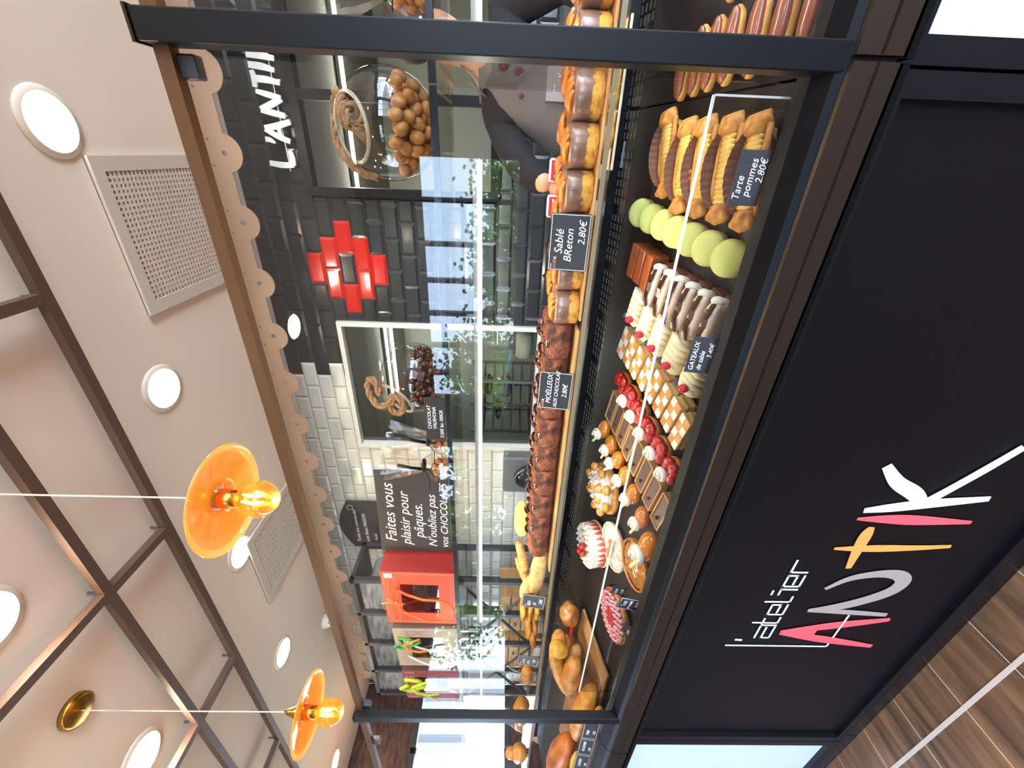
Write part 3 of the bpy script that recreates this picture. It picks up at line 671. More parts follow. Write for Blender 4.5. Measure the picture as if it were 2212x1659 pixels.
def card(name, lab, loc, w_, h, lines, rot=(0, 0, 0), border=False, m=None, logo=False, th=0.003, cat='price tag', grp=None, shear=0.25):
    """slate card; lines = (text, size, x, y) from the card's lower left corner"""
    t = thing(name, lab, cat, loc, 0, grp, rot)
    B().rbox((0, 0, h/2), (w_, th, h), 0.002).build('card', m or slate, t)
    if border:
        b = B(); e = 0.0012
        for (x, z, dx, dz_) in ((0, h-.003, w_-.004, e), (0, .003, w_-.004, e), (-w_/2+.003, h/2, e, h-.006), (w_/2-.003, h/2, e, h-.006)): b.box((x, -th/2-.0004, z), (dx, .0006, dz_))
        b.build('border', chalk_white, t)
    for (s_, sz, x, y) in lines: text(s_, sz, chalk_white, t, (-w_/2+x, -th/2-0.0006, y), (PI/2, 0, 0), shear, bold=0.0)
    if logo:
        for s_, mm, x in (('A', lred, 0), ('N', lbr, .008), ('T', lor, .0165), ('I', lred, .0225), ('K', chalk_white, .026)): text(s_, 0.012, mm, t, (-w_/2+.005+x, -th/2-0.0006, h-.022), (PI/2, 0, 0), 0.1, name='logo')
        text("l'atelier", 0.0045, chalk_white, t, (-w_/2+.006, -th/2-0.0006, h-.010), (PI/2, 0, 0), 0.0)
    return t
card('price_card', 'dark price card for chocolates, the white writing in front of the smaller globe jar', (-0.785, 0.40, TS), 0.17, 0.068, [('CHOCOLAT', 0.017, .045, .048), ('VALRHONA', 0.0165, .045, .031), ('7,50€ les 100GR', 0.0165, .008, .008)], m=M('card_black', (34, 32, 32), 0.5))
# cellophane gift bags
def crumple(b, c, rx, rz, seed, top=0.12, n=26, m=14, neck=0.022, fan=0.06):
    """bag body gathered at a neck and fanned out above"""
    rings = []; H = rz+top
    for j in range(m+1):
        t_ = j/m; z = H*t_; nk = rz/H
        if t_ < nk: r = rx*(math.sin(PI*min(1, .18+t_/nk*.82))**.5)*(1-.0*t_); r = max(neck, r)
        else: r = neck+(fan-neck)*((t_-nk)/(1-nk))**.8
        ring = []
        for i in range(n):
            a = 2*PI*i/n; wv = 0.16*noise.noise(Vector((math.cos(a)*3+seed, math.sin(a)*3, z*18))) + (0.28*math.cos(9*a+seed) if t_ > nk*.8 else 0.05*math.cos(7*a+z*60))
            ring.append(b.bm.verts.new((c[0]+r*(1+wv)*math.cos(a), c[1]+r*.8*(1+wv)*math.sin(a), c[2]+z*(1+.05*wv))))
        rings.append(ring)
    fs = []
    for a_, b_ in zip(rings, rings[1:]):
        for i in range(n): fs.append(b.bm.faces.new((a_[i], a_[(i+1) % n], b_[(i+1) % n], b_[i])))
    fs.append(b.bm.faces.new(rings[0][::-1])); b._fin(fs)
cello_txt = film
ribbon_m = M('ribbon_black', (22, 20, 22), 0.5)
def cello_bag(loc, rx, rz, lab, seed, rib=ribbon_m, top=0.11):
    t = thing('cellophane_bag', lab, 'gift bag', loc, 0, 'cellophane gift bags')
    b = B(); crumple(b, (0, 0, 0), rx, rz, seed, top); b.build('film', cello_txt, t)
    b = B(); b.sm = True; b.tube([(0.023*math.cos(a), 0.023*math.sin(a), rz) for a in [2*PI*k/14 for k in range(14)]], 0.006, 6, True)
    b.tube([(0.0, -.022, rz), (0.03, -.05, rz+.04), (0.05, -.06, rz+.085)], 0.006, 4, flat=.3); b.tube([(0.0, -.022, rz), (-0.02, -.05, rz-.03), (-0.06, -.07, rz-.03)], 0.006, 4, flat=.3)
    b.tube([(0.0, -.022, rz), (0.02, -.05, rz-.04), (0.05, -.06, rz-.045)], 0.006, 4, flat=.3)
    b.build('ribbon', rib, t); return t
c1_ = cello_bag((-0.945, 0.50, TS), 0.06, 0.085, 'cellophane bag of nuts with black ribbon, next to the chocolate price card', 1.3, top=0.14)
c2_ = cello_bag((-1.09, 0.52, TS), 0.066, 0.115, 'cellophane bag of nuts with black ribbon, leaning against the big handwritten slate', 4.1, top=0.16)
c3_ = cello_bag((0.318, 0.48, TS), 0.075, 0.10, 'cellophane bag of brown nuts with dark ribbon, right of the wide black post', 7.7, top=0.13)
for (cc, rr, n_, zt, sd) in (((-0.945, 0.50, TS+.035), 0.045, 22, .03, 11), ((-1.09, 0.52, TS+.04), 0.05, 26, .03, 12), ((0.318, 0.48, TS+.045), 0.056, 26, .03, 13)):
    lab = {11: 'brown nut inside the cellophane bag next to the chocolate price card', 12: 'brown nut inside the cellophane bag against the big slate', 13: 'brown nut inside the cellophane bag right of the wide post'}[sd]
    for p in pack(cc, rr, 0.0125, zt, n_, sd, 6000):
        c = nut.copy(); COL.objects.link(c); c.location = p; c.scale = (0.72,)*3; c.rotation_euler = (random.random()*6,)*3; c['label'] = lab; c['group'] = 'nuts in cellophane bags'
# big handwritten slate
card('handwritten_slate', 'large black slate about Easter chocolates standing on the top shelf', (-1.365, 0.535, TS), 0.43, 0.335,
     [('Faites vous', 0.070, .05, .262), ('plaisir pour', 0.062, .035, .20), ('pâques.', 0.062, .075, .142), ("N'oubliez pas", 0.052, .025, .085), ('vos CHOCOLATS', 0.045, .02, .035)], (0, 0, 0.12), m=M('slate_big', (58, 54, 50), 0.6), cat='sign', shear=0.3)
# orange gift bag with window
def gift_bag(name, lab, loc, w_, d, h, front, side, rz, handle, win, stitches=True, tilt=0.0):
    t = thing(name, lab, 'gift bag', loc, 0, None, (0, tilt, rz))
    b = B(); b.mi = 0; fw, fz = w_*.22, h*.24
    y = -d/2
    for (x, z, dx, dz_) in ((0, fz/2, w_, fz), (0, h-fz/2, w_, fz), (-w_/2+fw/2, h/2, fw, h-2*fz), (w_/2-fw/2, h/2, fw, h-2*fz)): b.box((x, y, z), (dx, .002, dz_))
    b.build('front_panel', front, t)
    b = B().box((w_/2, 0, h/2), (.002, d, h)).box((-w_/2, 0, h/2), (.002, d, h)).box((0, d/2, h/2), (w_, .002, h)).box((0, 0, .002), (w_, d, .002)); b.build('side_panel', side, t)
    B().box((0, y+.003, h/2), (w_-2*fw+.01, .001, h-2*fz+.01)).build('window', win, t)
    b = B(); b.blob((0.0, -d*.05, fz+.05), (w_*.26, d*.3, h*.24), 22, 14, .25, 40, power=.8); b.build('contents', M('wrapped_sweets', (92, 84, 80), 0.3, var=(90, (50, 44, 46), .35, .65), bump=(140, 1.0, .01)), t)
    if stitches:
        b = B(); m_ = 0.012
        for k in range(int((h-.03)/.011)):
            z = .015+k*.011
            for x in (-w_/2+m_, w_/2-m_): b.box((x, y-.0014, z), (.0012, .0006, .005))
        for k in range(int((w_-.03)/.011)):
            x = -w_/2+.015+k*.011
            for z in (m_, m_+.012, h-m_, h-m_-.014, h-m_-.05): b.box((x, y-.0014, z), (.005, .0006, .0012))
        b.build('stitching', chalk_white, t)
    b = B(); b.sm = True; hw = w_*.2
    b.tube([(-hw, y-.004, h*.82), (-hw*1.05, y-.03, h*.62), (-hw*1.15, y-.05, h*.4), (-hw*1.0, y-.055, h*.15), (-hw*.5, y-.055, h*.02), (hw*.1, y-.055, -.0), (hw*.7, y-.055, h*.06), (hw*.95, y-.05, h*.2), (hw*.98, y-.05, h*.42), (hw, y-.03, h*.65), (hw, y-.004, h*.82)], 0.0055, 8)
    for v in b.bm.verts: v.co.z = max(v.co.z, 0.004)
    b.build('handle', handle, t); return t
or_m = M('gift_orange', (218, 82, 44), 0.55, bump=(300, .1, .0005)); or_d = M('gift_red', (150, 34, 26), 0.6)
gb = gift_bag('gift_bag', 'orange gift bag with white stitching, a window and an orange rope handle', (-1.83, 0.50, TS), 0.42, 0.12, 0.335, or_m, or_d, -0.06, M('handle_orange', (236, 96, 26), 0.4), clear('bag_window', .8, (236, 232, 232), base=0.08), tilt=0.03)
b = B()
for k in range(7): a = k*.9; b.tube([(-.02, -.068, .29), (-.02+.03*math.cos(a), -.08, .29+.03*math.sin(a)), (-.02+.06*math.cos(a+.5), -.082, .29+.055*math.sin(a+.5))], .003, 5, flat=.3)
b.build('raffia_bow', M('raffia', (214, 160, 84), 0.7), gb)
B().rbox((.185, -.0635, .30), (.035, .002, .04), .002).build('sticker', M('sticker', (216, 196, 206), .5), gb)
gift_bag('gift_bag', 'beige gift bag with a white rope handle, left of the orange one', (-2.27, 0.52, TS), 0.38, 0.12, 0.33, M('gift_beige', (176, 158, 140), 0.6), M('gift_taupe', (112, 92, 84), 0.6), -0.05, M('handle_white', (214, 206, 204), 0.4), clear('bag_window2', .8, (206, 200, 196), base=0.08))
pk = gift_bag('gift_bag', 'dark red polka dot gift bag at the far end of the top shelf', (-2.70, 0.54, TS), 0.34, 0.11, 0.33, M('gift_dots', (150, 44, 44), 0.6), M('gift_brown', (96, 66, 60), 0.6), -0.05, M('handle_clear', (190, 180, 176), 0.4), clear('bag_window3', .8, (170, 150, 146), base=0.06), stitches=False)
b = B()
for i in range(7):
    for j in range(3): b.box((-.15+i*.05, -.0568, .27+j*.018), (.006, .001, .006))
b.build('white_dots', chalk_white, pk)
for (nm, lab, loc, m_, sc_) in (('raffia_figure', 'green and orange ribbon bow tied to the beige gift bag', (-2.12, 0.40, TS+.21), M('green_ribbon', (60, 150, 60), .4), 1.0), ('wire_figure', 'lime green pipe cleaner figure in front of the polka dot gift bag', (-2.52, 0.40, TS+.19), M('lime', (176, 200, 40), .7), 1.3)):
    t = thing(nm, lab, 'decoration', loc, 0, None); t.scale = (sc_,)*3
    b = B(); b.sm = True; b.tube([(0, 0, .06), (-.03, 0, .10), (-.05, 0, .06), (-.02, 0, .01), (.01, 0, -.03)], .007, 8); b.tube([(0, 0, .06), (.04, 0, .075), (.03, 0, .02), (0, 0, 0)], .007, 8); b.build('loop', m_, t)
    b = B(); b.sm = True; b.tube([(0, -.01, .05), (-.035, -.015, .03), (-.06, -.01, -.02), (-.05, -.01, -.06)], .005, 8); b.tube([(0, -.01, .05), (.03, -.015, .02), (.05, -.01, -.03)], .005, 8); b.build('tail', M('orange_ribbon', (226, 128, 40), .4) if nm[0] == 'r' else m_, t)

# ------------------------------------------------------------------ goods on the middle shelf
MS = 1.268
bd = B().rbox((0, 0, 0.004), (1.06, 0.26, 0.007), .002).build('serving_board', wood_pale, None, (0.10, 0.545, MS)); tag(bd, 'long pale wooden board under the caramel tartlets on the middle shelf', 'board')
bd2 = B().rbox((0, 0, 0.004), (1.12, 0.27, 0.007), .002).build('serving_board', wood_pale, None, (-1.02, 0.545, MS)); tag(bd2, 'long wooden board under the chocolate loaf cakes on the middle shelf', 'board')
SH = MS+.0085
def sable_proto():
    t = thing('sable_tartlet', 'x', 'tartlet', (0, 0, 0), 0, 'caramel topped tartlets on the middle shelf')
    b = B(); b.sm = True; b.lathe([(.049, 0), (.052, .008), (.0515, .038), (.05, .044)], 30, wob=lambda a, k: .02*noise.noise(Vector((3*math.cos(a), 3*math.sin(a), k*2)))); b.build('biscuit_base', M('sable_base', (214, 158, 66), .8, var=(60, (170, 108, 36), .4, .7), bump=(140, .9, .004)), t)
    b = B(); b.sm = True
    rings = []; n = 40
    for j, (r, z) in enumerate([(.0535, .034), (.0545, .046), (.054, .066), (.051, .0715), (.044, .0725), (.001, .071)]):
        ring = []
        for i in range(n):
            a = 2*PI*i/n; zz = z - (.012*abs(noise.noise(Vector((4*math.cos(a), 4*math.sin(a), 1.3))))*2 if j == 0 else 0); ring.append(b.bm.verts.new((r*math.cos(a), r*math.sin(a), zz)))
        rings.append(ring)
    fs = []
    for A_, B_ in zip(rings, rings[1:]):
        for i in range(n): fs.append(b.bm.faces.new((A_[i], A_[(i+1) % n], B_[(i+1) % n], B_[i])))
    b._fin(fs); b.build('mousse', M('mousse_grey_brown', (128, 96, 80), .3, coat=.3, var=(30, (100, 72, 58), .4, .7)), t)
    b = B(); b.sm = True
    for k in range(5):
        y = -.034+.017*k; L_ = math.sqrt(max(0, .044**2-y*y)); b.tube([(-L_, y, .0725), (-L_*.5, y+.003, .079), (0, y-.002, .080), (L_*.5, y+.003, .079), (L_*.9, y, .0725)], [.004, .008, .0085, .008, .004], 8)
    b.build('caramel_topping', caramel_m, t); return t
sp = sable_proto()
xs = [0.345, 0.237, 0.130, 0.025, -0.081, -0.188, -0.296, -0.404]
names = ['farthest right, right of the wide post', 'right of the wide post, near it', 'half behind the wide black post', 'just left of the wide post', 'touching the slate tag on its right', 'mostly hidden behind the slate tag', 'just left of the slate tag', 'last at the left, against the chocolate cakes']
first = True
for i, x in enumerate(xs):
    lab = 'caramel topped tartlet in the front row, ' + names[i]
    if first: sp.location = (x, 0.475, SH); sp['label'] = lab; first = False
    else: dup(sp, (x, 0.475, SH), rz=random.uniform(-.5, .5), label=lab)
for i, x in enumerate([0.29, 0.183, 0.076, -0.03, -0.137, -0.244, -0.352]):
    dup(sp, (x-.01, 0.584, SH), rz=random.uniform(-.6, .6), label='caramel topped tartlet in the back row, ' + ['behind the right hand pair right of the post', 'behind the wide post', 'one place left of the wide post', 'above the gap of the front row centre', 'behind the slate tag, right part', 'behind the slate tag, left part', 'last at the left'][i])
def tagcard(lab, loc, w_, h, lines, rot, logo=True): return card('price_tag', lab, loc, w_, h, lines, rot, True, logo=logo, grp='slate price tags')
tagcard('slate price tag for Breton shortbread on the middle shelf', (-0.205, 0.402, SH), 0.150, 0.106, [('Sablé', 0.031, .045, .070), ('BReton', 0.029, .024, .044), ('2.80€', 0.026, .072, .012)], (-0.12, 0, -0.04))
tagcard('slate price tag for chocolate cakes on the middle shelf', (-0.665, 0.395, SH), 0.145, 0.106, [('MOËLLEUX', 0.023, .022, .064), ('AUX CHOCOLAT', 0.018, .008, .042), ('2.80€', 0.022, .05, .014)], (-0.12, 0, -0.10))
tagcard('slate price tag for plain shortbread, near the slim post', (-1.80, 0.41, SH), 0.145, 0.105, [('SABLE', 0.023, .022, .064), ('JUE', 0.02, .04, .040), ('2.80€', 0.024, .055, .012)], (-0.12, 0, -0.22))
tagcard('slate price tag for chocolate chip cookies, near the slim post', (-2.30, 0.41, SH), 0.145, 0.105, [('COOKIE', 0.022, .022, .064), ('PÉPITES', 0.02, .025, .040), ('2.80€', 0.024, .055, .012)], (-0.12, 0, -0.22))
# chocolate loaf cakes with curls
def loaf_proto():
    t = thing('chocolate_loaf_cake', 'x', 'cake', (0, 0, 0), 0, 'row of chocolate loaf cakes on the middle shelf')
    b = B(); b.sm = True; n = 18; m = 9; rings = []
    for i in range(m+1):
        x = -.0585+.117*i/m; e = 1-.035*abs(2*i/m-1)**4; ring = []
        for k in range(n):
            a = 2*PI*k/n; yy = math.copysign(abs(math.cos(a))**.6, math.cos(a))*.10*e; zz = .044+math.copysign(abs(math.sin(a))**.75, math.sin(a))*.044*e; zz += (.007*noise.noise(Vector((x*40, yy*30, 0)))+.006 if math.sin(a) > .3 else 0)
            ring.append(b.bm.verts.new((x, yy, max(0, zz))))
        rings.append(ring)
    fs = []
    for A_, B_ in zip(rings, rings[1:]):
        for k in range(n): fs.append(b.bm.faces.new((A_[k], A_[(k+1) % n], B_[(k+1) % n], B_[k])))
    fs.append(b.bm.faces.new(rings[0][::-1])); fs.append(b.bm.faces.new(rings[-1])); b._fin(fs); b.build('cake_body', choc_sponge, t)
    for (cx, cy, a) in ((-.035, -.060, .4), (.018, -.078, 1.4), (.035, -.02, 2.2), (-.012, .02, .9), (-.01, -.095, 2.6)):
        b = B(); b.sm = True
        b.tube([(.017*math.cos(q), 0.0, .013*math.sin(q)+.002) for q in [(-.3+.62*k) for k in range(6)]], [.002, .009, .013, .013, .009, .001], 10, flat=.3)
        o = b.build('chocolate_curl', choc_shine, t, (cx, cy, .092 if cy > -.09 else .075), (.3, -.3, a))
    return t
lp = loaf_proto()
wh = ['touching the caramel tartlets', 'right of the slate tag', 'behind the slate tag, right half', 'behind the slate tag, left half', 'first one fully clear left of the slate tag', 'above the piped cream cakes', 'near the middle of the clear stretch', 'third from the left end', 'second from the left end', 'at the left end beside the biscuits']
for i in range(9):
    x = -0.515-0.1195*i
    if i == 0: lp.location = (x, 0.545, SH); lp['label'] = 'chocolate loaf cake ' + wh[0]
    else: dup(lp, (x, 0.545+random.uniform(-.006, .006), SH), rz=random.uniform(-.03, .03), label='chocolate loaf cake ' + wh[i if i < 8 else 9])
for o in [c for c in ALLC([q for q in COL.objects if q.get('label') == 'chocolate loaf cake at the left end beside the biscuits'][0]) if c.name.startswith('chocolate_curl')]: bpy.data.objects.remove(o)
# biscuits by the left end
def oval(name, lab, loc, d, m_, rot, amp=.08, cat='biscuit', power=.85, grp=None, fq=25):
    b = B(); b.sm = True; b.blob((0, 0, 0), d, 26, 16, amp, fq, random.random()*9, power=power)
    o = b.build(name, m_, None, loc, rot); return tag(o, lab, cat, grp)
oval('biscuit', 'large smooth yellow biscuit standing on the tan one at the end of the chocolate cakes', (-1.445, 0.585, 1.394), (.100, .03, .034), yellow_biscuit, (0, -.03, .1), .05)
oval('biscuit', 'long flat tan biscuit at the front of the pile, right of the shortbread tag', (-1.67, 0.47, SH+.038), (.13, .028, .034), biscuit, (0, .06, .05), .06, power=.7)
oval('biscuit', 'tan biscuit under the yellow one, mostly hidden', (-1.55, 0.55, SH+.030), (.10, .06, .030), biscuit, (0, 0, .05), .06, power=.7)
for i, (p, q, lab) in enumerate((((-1.57, .56, 1.405), (-1.72, .52, 1.365), 'upper crumbly nut stick leaning on the tan biscuit'), ((-1.68, .56, 1.405), (-1.84, .50, 1.335), 'lower crumbly nut stick leaning towards the shortbread tag'))):
    b = B(); b.sm = True; p, q = Vector(p), Vector(q); b.tube([p+(q-p)*k/8+Vector((0, 0, .003*noise.noise(Vector((k*3, i, 0))))) for k in range(9)], [.014, .019, .020, .019, .021, .019, .021, .019, .014], 12); o = b.build('nut_stick', M('nut_stick', (208, 162, 92), .7, var=(90, (166, 112, 52), .4, .65), bump=(140, 1.0, .006))); tag(o, lab, 'biscuit')
oval('biscuit', 'tan biscuit lying flat below the two nut sticks', (-1.78, 0.57, SH+.022), (.10, .05, .022), biscuit, (0, 0, .1), .06, power=.7)
oval('biscuit', 'tan biscuit propped behind the shortbread tag', (-1.81, 0.50, SH+.075), (.07, .03, .028), biscuit, (0, .3, .1), .06, power=.7)
for i, (x, y, z, lab) in enumerate([(-2.02, .53, SH+.018, 'round golden cookie at the bottom of the pile left of the shortbread tag'), (-2.03, .53, SH+.052, 'round golden cookie in the middle of the pile left of the shortbread tag'), (-2.01, .52, SH+.086, 'round golden cookie on top of the pile left of the shortbread tag'), (-2.17, .54, SH+.018, 'round golden cookie at the bottom of the pile behind the cookie tag'), (-2.17, .53, SH+.052, 'round golden cookie on top of the pile behind the cookie tag'), (-2.31, .55, SH+.018, 'round golden cookie lying alone behind the cookie tag')]):
    b = B(); b.sm = True; b.blob((0, 0, 0), (.062, .055, .017), 26, 10, .2, 40, i*3.1, power=.8); tag(b.build('cookie', bread_gold, None, (x, y, z), (0, .05, i)), lab, 'cookie', 'golden cookies')
for (x, y, s_, lab, n_) in ((-2.62, .50, 1.0, 'cellophane bag of pastries beside the cookie tag', 1), (-3.02, .48, 1.5, 'big cellophane bag of rolls left of the slim post', 2)):
    t = thing('pastry_bag', lab, 'bag', (x, y, SH), 0, None); t.scale = (s_,)*3
    b = B(); crumple(b, (0, 0, 0), .075, .09, 3.3*n_, .05, fan=.05); b.build('film', film, t)
    b = B(); b.sm = True; b.blob((-.02, 0, .036), (.045, .035, .034), 18, 12, .2, 30); b.build('roll', bread_m, t)
    b = B(); b.sm = True; b.blob((.035, .01, .035), (.035, .032, .032), 18, 12, .2, 30, 4); b.build('roll', bread_gold, t)
b = B(); b.sm = True; b.blob((0, 0, .0), (.07, .05, .05), 24, 16, .12, 25); b.blob((.0, 0, .055), (.035, .035, .035), 18, 12, .1, 25)
tag(b.build('brioche', M('brioche', (216, 140, 62), .35, coat=.3), None, (-3.36, .40, SH+.05)), 'small orange brown brioche with a round head beyond the slim post', 'brioche')
# wooden plate with lemon meringue tartlets behind the deck
tag(B().rbox((0, 0, .004), (.40, .16, .008), .002).build('serving_plate', M('plate_pale', (236, 214, 178), .5), None, (0.165, 0.87, 1.151)), 'pale wooden plate under the lemon meringue tartlets', 'plate')
def lemon():
    t = thing('lemon_meringue_tartlet', 'x', 'tartlet', (0, 0, 0), 0, 'lemon meringue tartlets')
    b = B(); b.sm = True; b.lathe([(.036, 0), (.042, .022), (.04, .024), (.036, .018), (.001, .018)], 28); b.build('crust', M('lemon_crust', (228, 176, 70), .6, bump=(120, .5, .003)), t)
    b = B(); b.sm = True; b.blob((0, 0, .038), (.037, .037, .021), 24, 14, .06, 30); b.build('meringue', M('meringue', (250, 240, 220), .4, var=(16, (206, 140, 62), .55, .72)), t); return t
le = lemon(); le.location = (0.062, 0.835, 1.160); le['label'] = 'lemon meringue tartlet at the left end of the pale plate'
dup(le, (0.172, 0.84, 1.160), .7, 'lemon meringue tartlet next to the wide black post'); dup(le, (0.10, 0.91, 1.160), 1.9, 'lemon meringue tartlet in the back row of the pale plate'); dup(le, (0.285, 0.85, 1.160), 1.3, 'lemon meringue tartlet on the pale plate right of the post')
# ------------------------------------------------------------------ pastries on the sloping deck (rows run away from the front glass)
def on_deck(x, y, h=0.0): return (x, y, dz(y)+h)
def dr(rz=0.0): return (Matrix.Rotation(SLOPE, 3, 'X') @ Matrix.Rotation(rz, 3, 'Z')).to_euler()
# apple tart bars in fluted brown papers
def apple_bar():
    t = thing('apple_tart_bar', 'x', 'tart', (0, 0, 0), 0, 'apple tart bars in brown papers')
    b = B(); n = 60; b.sm = False; L_ = .082; W_ = .036
    up_, lo = [], []
    for i in range(n):
        a = 2*PI*i/n; f = 1.0+.02*(1 if i % 2 else -1); up_.append(b.bm.verts.new((L_*f*math.cos(a)*.95, (W_+.012)*f*math.sin(a), .038+.016*math.sin(a)))); lo.append(b.bm.verts.new((L_*.86*math.cos(a), W_*.8*math.sin(a), .001)))
    fs = [b.bm.faces.new(lo[::-1])]
    for i in range(n): fs.append(b.bm.faces.new((lo[i], lo[(i+1) % n], up_[(i+1) % n], up_[i])))
    b._fin(fs); b.build('fluted_paper', paper_brown, t)
    b = B(); b.rbox((0, 0, .016), (.148, .046, .022), .006); b.build('tart_base', puff_side, t)
    for sx_ in (-1, 1):
        b = B(); b.sm = True; b.blob((sx_*.082, 0, .030), (.020, .027, .017), 18, 12, .45, 55, 3+sx_, power=.7); b.build('crust_end', pastry, t)
    for sy_ in (-1, 1):
        b = B(); b.sm = True; b.tube([(-.078, sy_*.025, .026), (-.03, sy_*.027, .031), (.03, sy_*.026, .030), (.078, sy_*.025, .027)], [.006, .008, .007, .006], 8); b.build('crust_edge', pastry, t)
    b = B(); b.sm = True
    for k in range(13):
        x = -.060+.010*k; b.blob((x, 0, .033), (.008, .021, .009), 12, 8, .1, 40, k, R=Matrix.Rotation(.5, 3, 'Y'))
    b.build('apple_slices', apple, t); return t
ab = apple_bar()
bars = [(0.014, .446, .30), (-.012, .358, .20), (-.012, .284, .22), (-.013, .205, .18), (-.016, .128, .2)]
for i, (x, y, rz) in enumerate(bars):
    lab = 'apple tart bar in a brown fluted paper, %s from the front glass' % ORD[4-i]
    if i == 0: ab.location = on_deck(x, y, .002); ab.rotation_euler = dr(rz); ab['label'] = lab
    else: dup(ab, on_deck(x, y, .002), rot=dr(rz), label=lab)
# green macarons on edge
def macaron():
    t = thing('macaron', 'x', 'macaron', (0, 0, 0), 0, 'row of green macarons')
    R = Matrix.Rotation(PI/2, 3, 'X')
    for s_ in (-1, 1):
        b = B(); b.sm = True; b.lathe([(.035, .0), (.0375, .001), (.038, .003), (.0385, .006), (.036, .0105), (.030, .0145), (.018, .017), (.0008, .018)], 36, (0, 0, 0), Matrix.Rotation(-s_*PI/2, 3, 'X'), wob=lambda a, k: (.02*math.sin(23*a)+.012*math.sin(41*a)) if k < .3 else 0)
        b.build('shell', macaron_m, t, (0, s_*.004, 0))
    b = B(); b.sm = True; b.lathe([(.030, -.006), (.034, -.004), (.0345, .004), (.030, .006)], 36, (0, 0, 0), R, wob=lambda a, k: .03*math.sin(17*a)); b.build('filling', macaron_fill, t); return t
mc = macaron(); my = [.512, .446, .381, .317, .252, .183, .112]; mx = [-.134, -.141, -.147, -.154, -.160, -.166, -.172]
for i in range(7):
    lab = 'green macaron standing on edge, %s from the front glass' % ORD[6-i]; L_ = on_deck(mx[i], my[i], .033)
    if i == 0: mc.location = L_; mc.rotation_euler = (SLOPE+.50-PI/2, .10, .1); mc['label'] = lab
    else: dup(mc, L_, rot=(SLOPE+.50-PI/2+random.uniform(-.05, .05), .10+random.uniform(-.06, .06), .1), label=lab)
# trays (one per row)
tray_m = M('tray_black', (44, 42, 40), 0.3, coat=.2)
for (x, w_, lab) in ((-.012, .20, 'dark display tray under the apple tart bars'), (-.147, .068, 'dark display tray under the green macarons')):
    t = B().rbox((0, 0, 0), (w_, .50, .003), .001).build('display_tray', tray_m, None, on_deck(x, .30, .0005), (SLOPE, 0, 0)); tag(t, lab, 'tray', 'dark display trays')
# flan blocks and layered chocolate slices
fl_m = M('flan_brown', (176, 92, 44), .4, coat=.3, var=(30, (138, 66, 30), .4, .7), bump=(60, .3, .003), stretch=(.4, 3, 1))
for i, (x, y) in enumerate(((-.262, .492), (-.268, .448), (-.274, .404))):
    t = thing('flan_slice', 'glossy brown layered slice %s' % ['at the back of its row beside the vent', 'in the middle of the brown trio', 'touching the first chocolate cream slice'][i], 'cake', on_deck(x, y, .0), 0, 'brown layered slices', dr(-.12))
    B().rbox((0, 0, .018), (.098, .036, .034), .003).build('lower_layer', M('flan_side', (150, 84, 42), .6, bump=(90, .5, .003)), t)
    B().rbox((0, 0, .045), (.096, .037, .018), .003).build('glazed_top', fl_m, t)
cake_cream = M('cake_cream', (224, 200, 176), .5, var=(25, (206, 176, 150), .4, .7), bump=(60, .5, .004)); brown_base = M('brown_base', (116, 74, 58), .8, bump=(80, .6, .004))
def cream_slice():
    t = thing('chocolate_cream_slice', 'x', 'cake', (0, 0, 0), 0, 'layered chocolate cream slices')
    b = B(); b.rbox((0, 0, .012), (.125, .040, .024), .004); b.build('sponge_base', brown_base, t)
    b = B(); b.sm = True; b.blob((0, 0, .042), (.061, .0195, .023), 30, 12, .16, 55, power=.5); b.build('cream_layer', cake_cream, t)
    b = B(); b.sm = False
    for k in range(5):
        x = -.044+.021*k+random.uniform(-.004, .004); b.box((x, -.004+.007*(k % 2), .0655), (.034, .012, .004), Euler((random.uniform(-.35, .35), random.uniform(-.25, .25), random.uniform(-.25, .25))).to_matrix())
    b.build('chocolate_shards', choc, t)
    b = B(); b.sm = True; b.blob((.056, .0, .052), (.009, .015, .014), 12, 8, .3, 60); b.build('cream_edge', M('cake_cream_pale', (236, 222, 200), .5), t)
    b = B(); b.box((0, 0.016, .045), (.112, .006, .030)); b.build('chocolate_layer', choc, t); return t
cs = cream_slice(); ys = [.352, .302, .252, .203, .153, .104]
for i, y in enumerate(ys):
    x = -.300-.002*i; lab = 'chocolate cream slice with shards, %s from the front glass' % ORD[5-i]
    if i == 0: cs.location = on_deck(x, y); cs.rotation_euler = dr(-.16); cs['label'] = lab
    else: dup(cs, on_deck(x, y), rot=dr(-.16), label=lab)
# piped cream cakes with a raspberry and a blueberry
def cream_cake():
    t = thing('piped_cream_cake', 'x', 'cake', (0, 0, 0), 0, 'piped cream cakes with berries')
    b = B(); b.sm = True; b.lathe([(.040, 0), (.043, .006), (.040, .014)], 28); b.build('biscuit_base', biscuit, t)
    b = B(); b.sm = True
    for (x, y, r) in ((-.036, -.006, .026), (-.014, .004, .030), (.012, .0, .028), (.036, .004, .024)): b.blob((x, y, .030), (r, .034, .028), 18, 12, .12, 30, x*40)
    for k in range(5): b.tube([(-.045+.018*k, -.036, .022), (-.038+.018*k, -.022, .049), (-.028+.018*k, 0, .060), (-.02+.018*k, .025, .05)], [.005, .010, .011, .005], 8)
    b.build('piped_cream', M('vanilla_cream', (236, 222, 180), .5, sss=.1), t)
    b = B(); b.sm = True; b.blob((0, 0, 0), (.0105, .0105, .013), 16, 12, .18, 220); b.build('raspberry', rasp_m, t, (-.030, -.018, .066))
    b = B(); b.sm = True; b.blob((0, 0, 0), (.0095, .0095, .009), 16, 10); b.build('blueberry', blue_m, t, (-.034, .010, .065)); return t
cc = cream_cake()
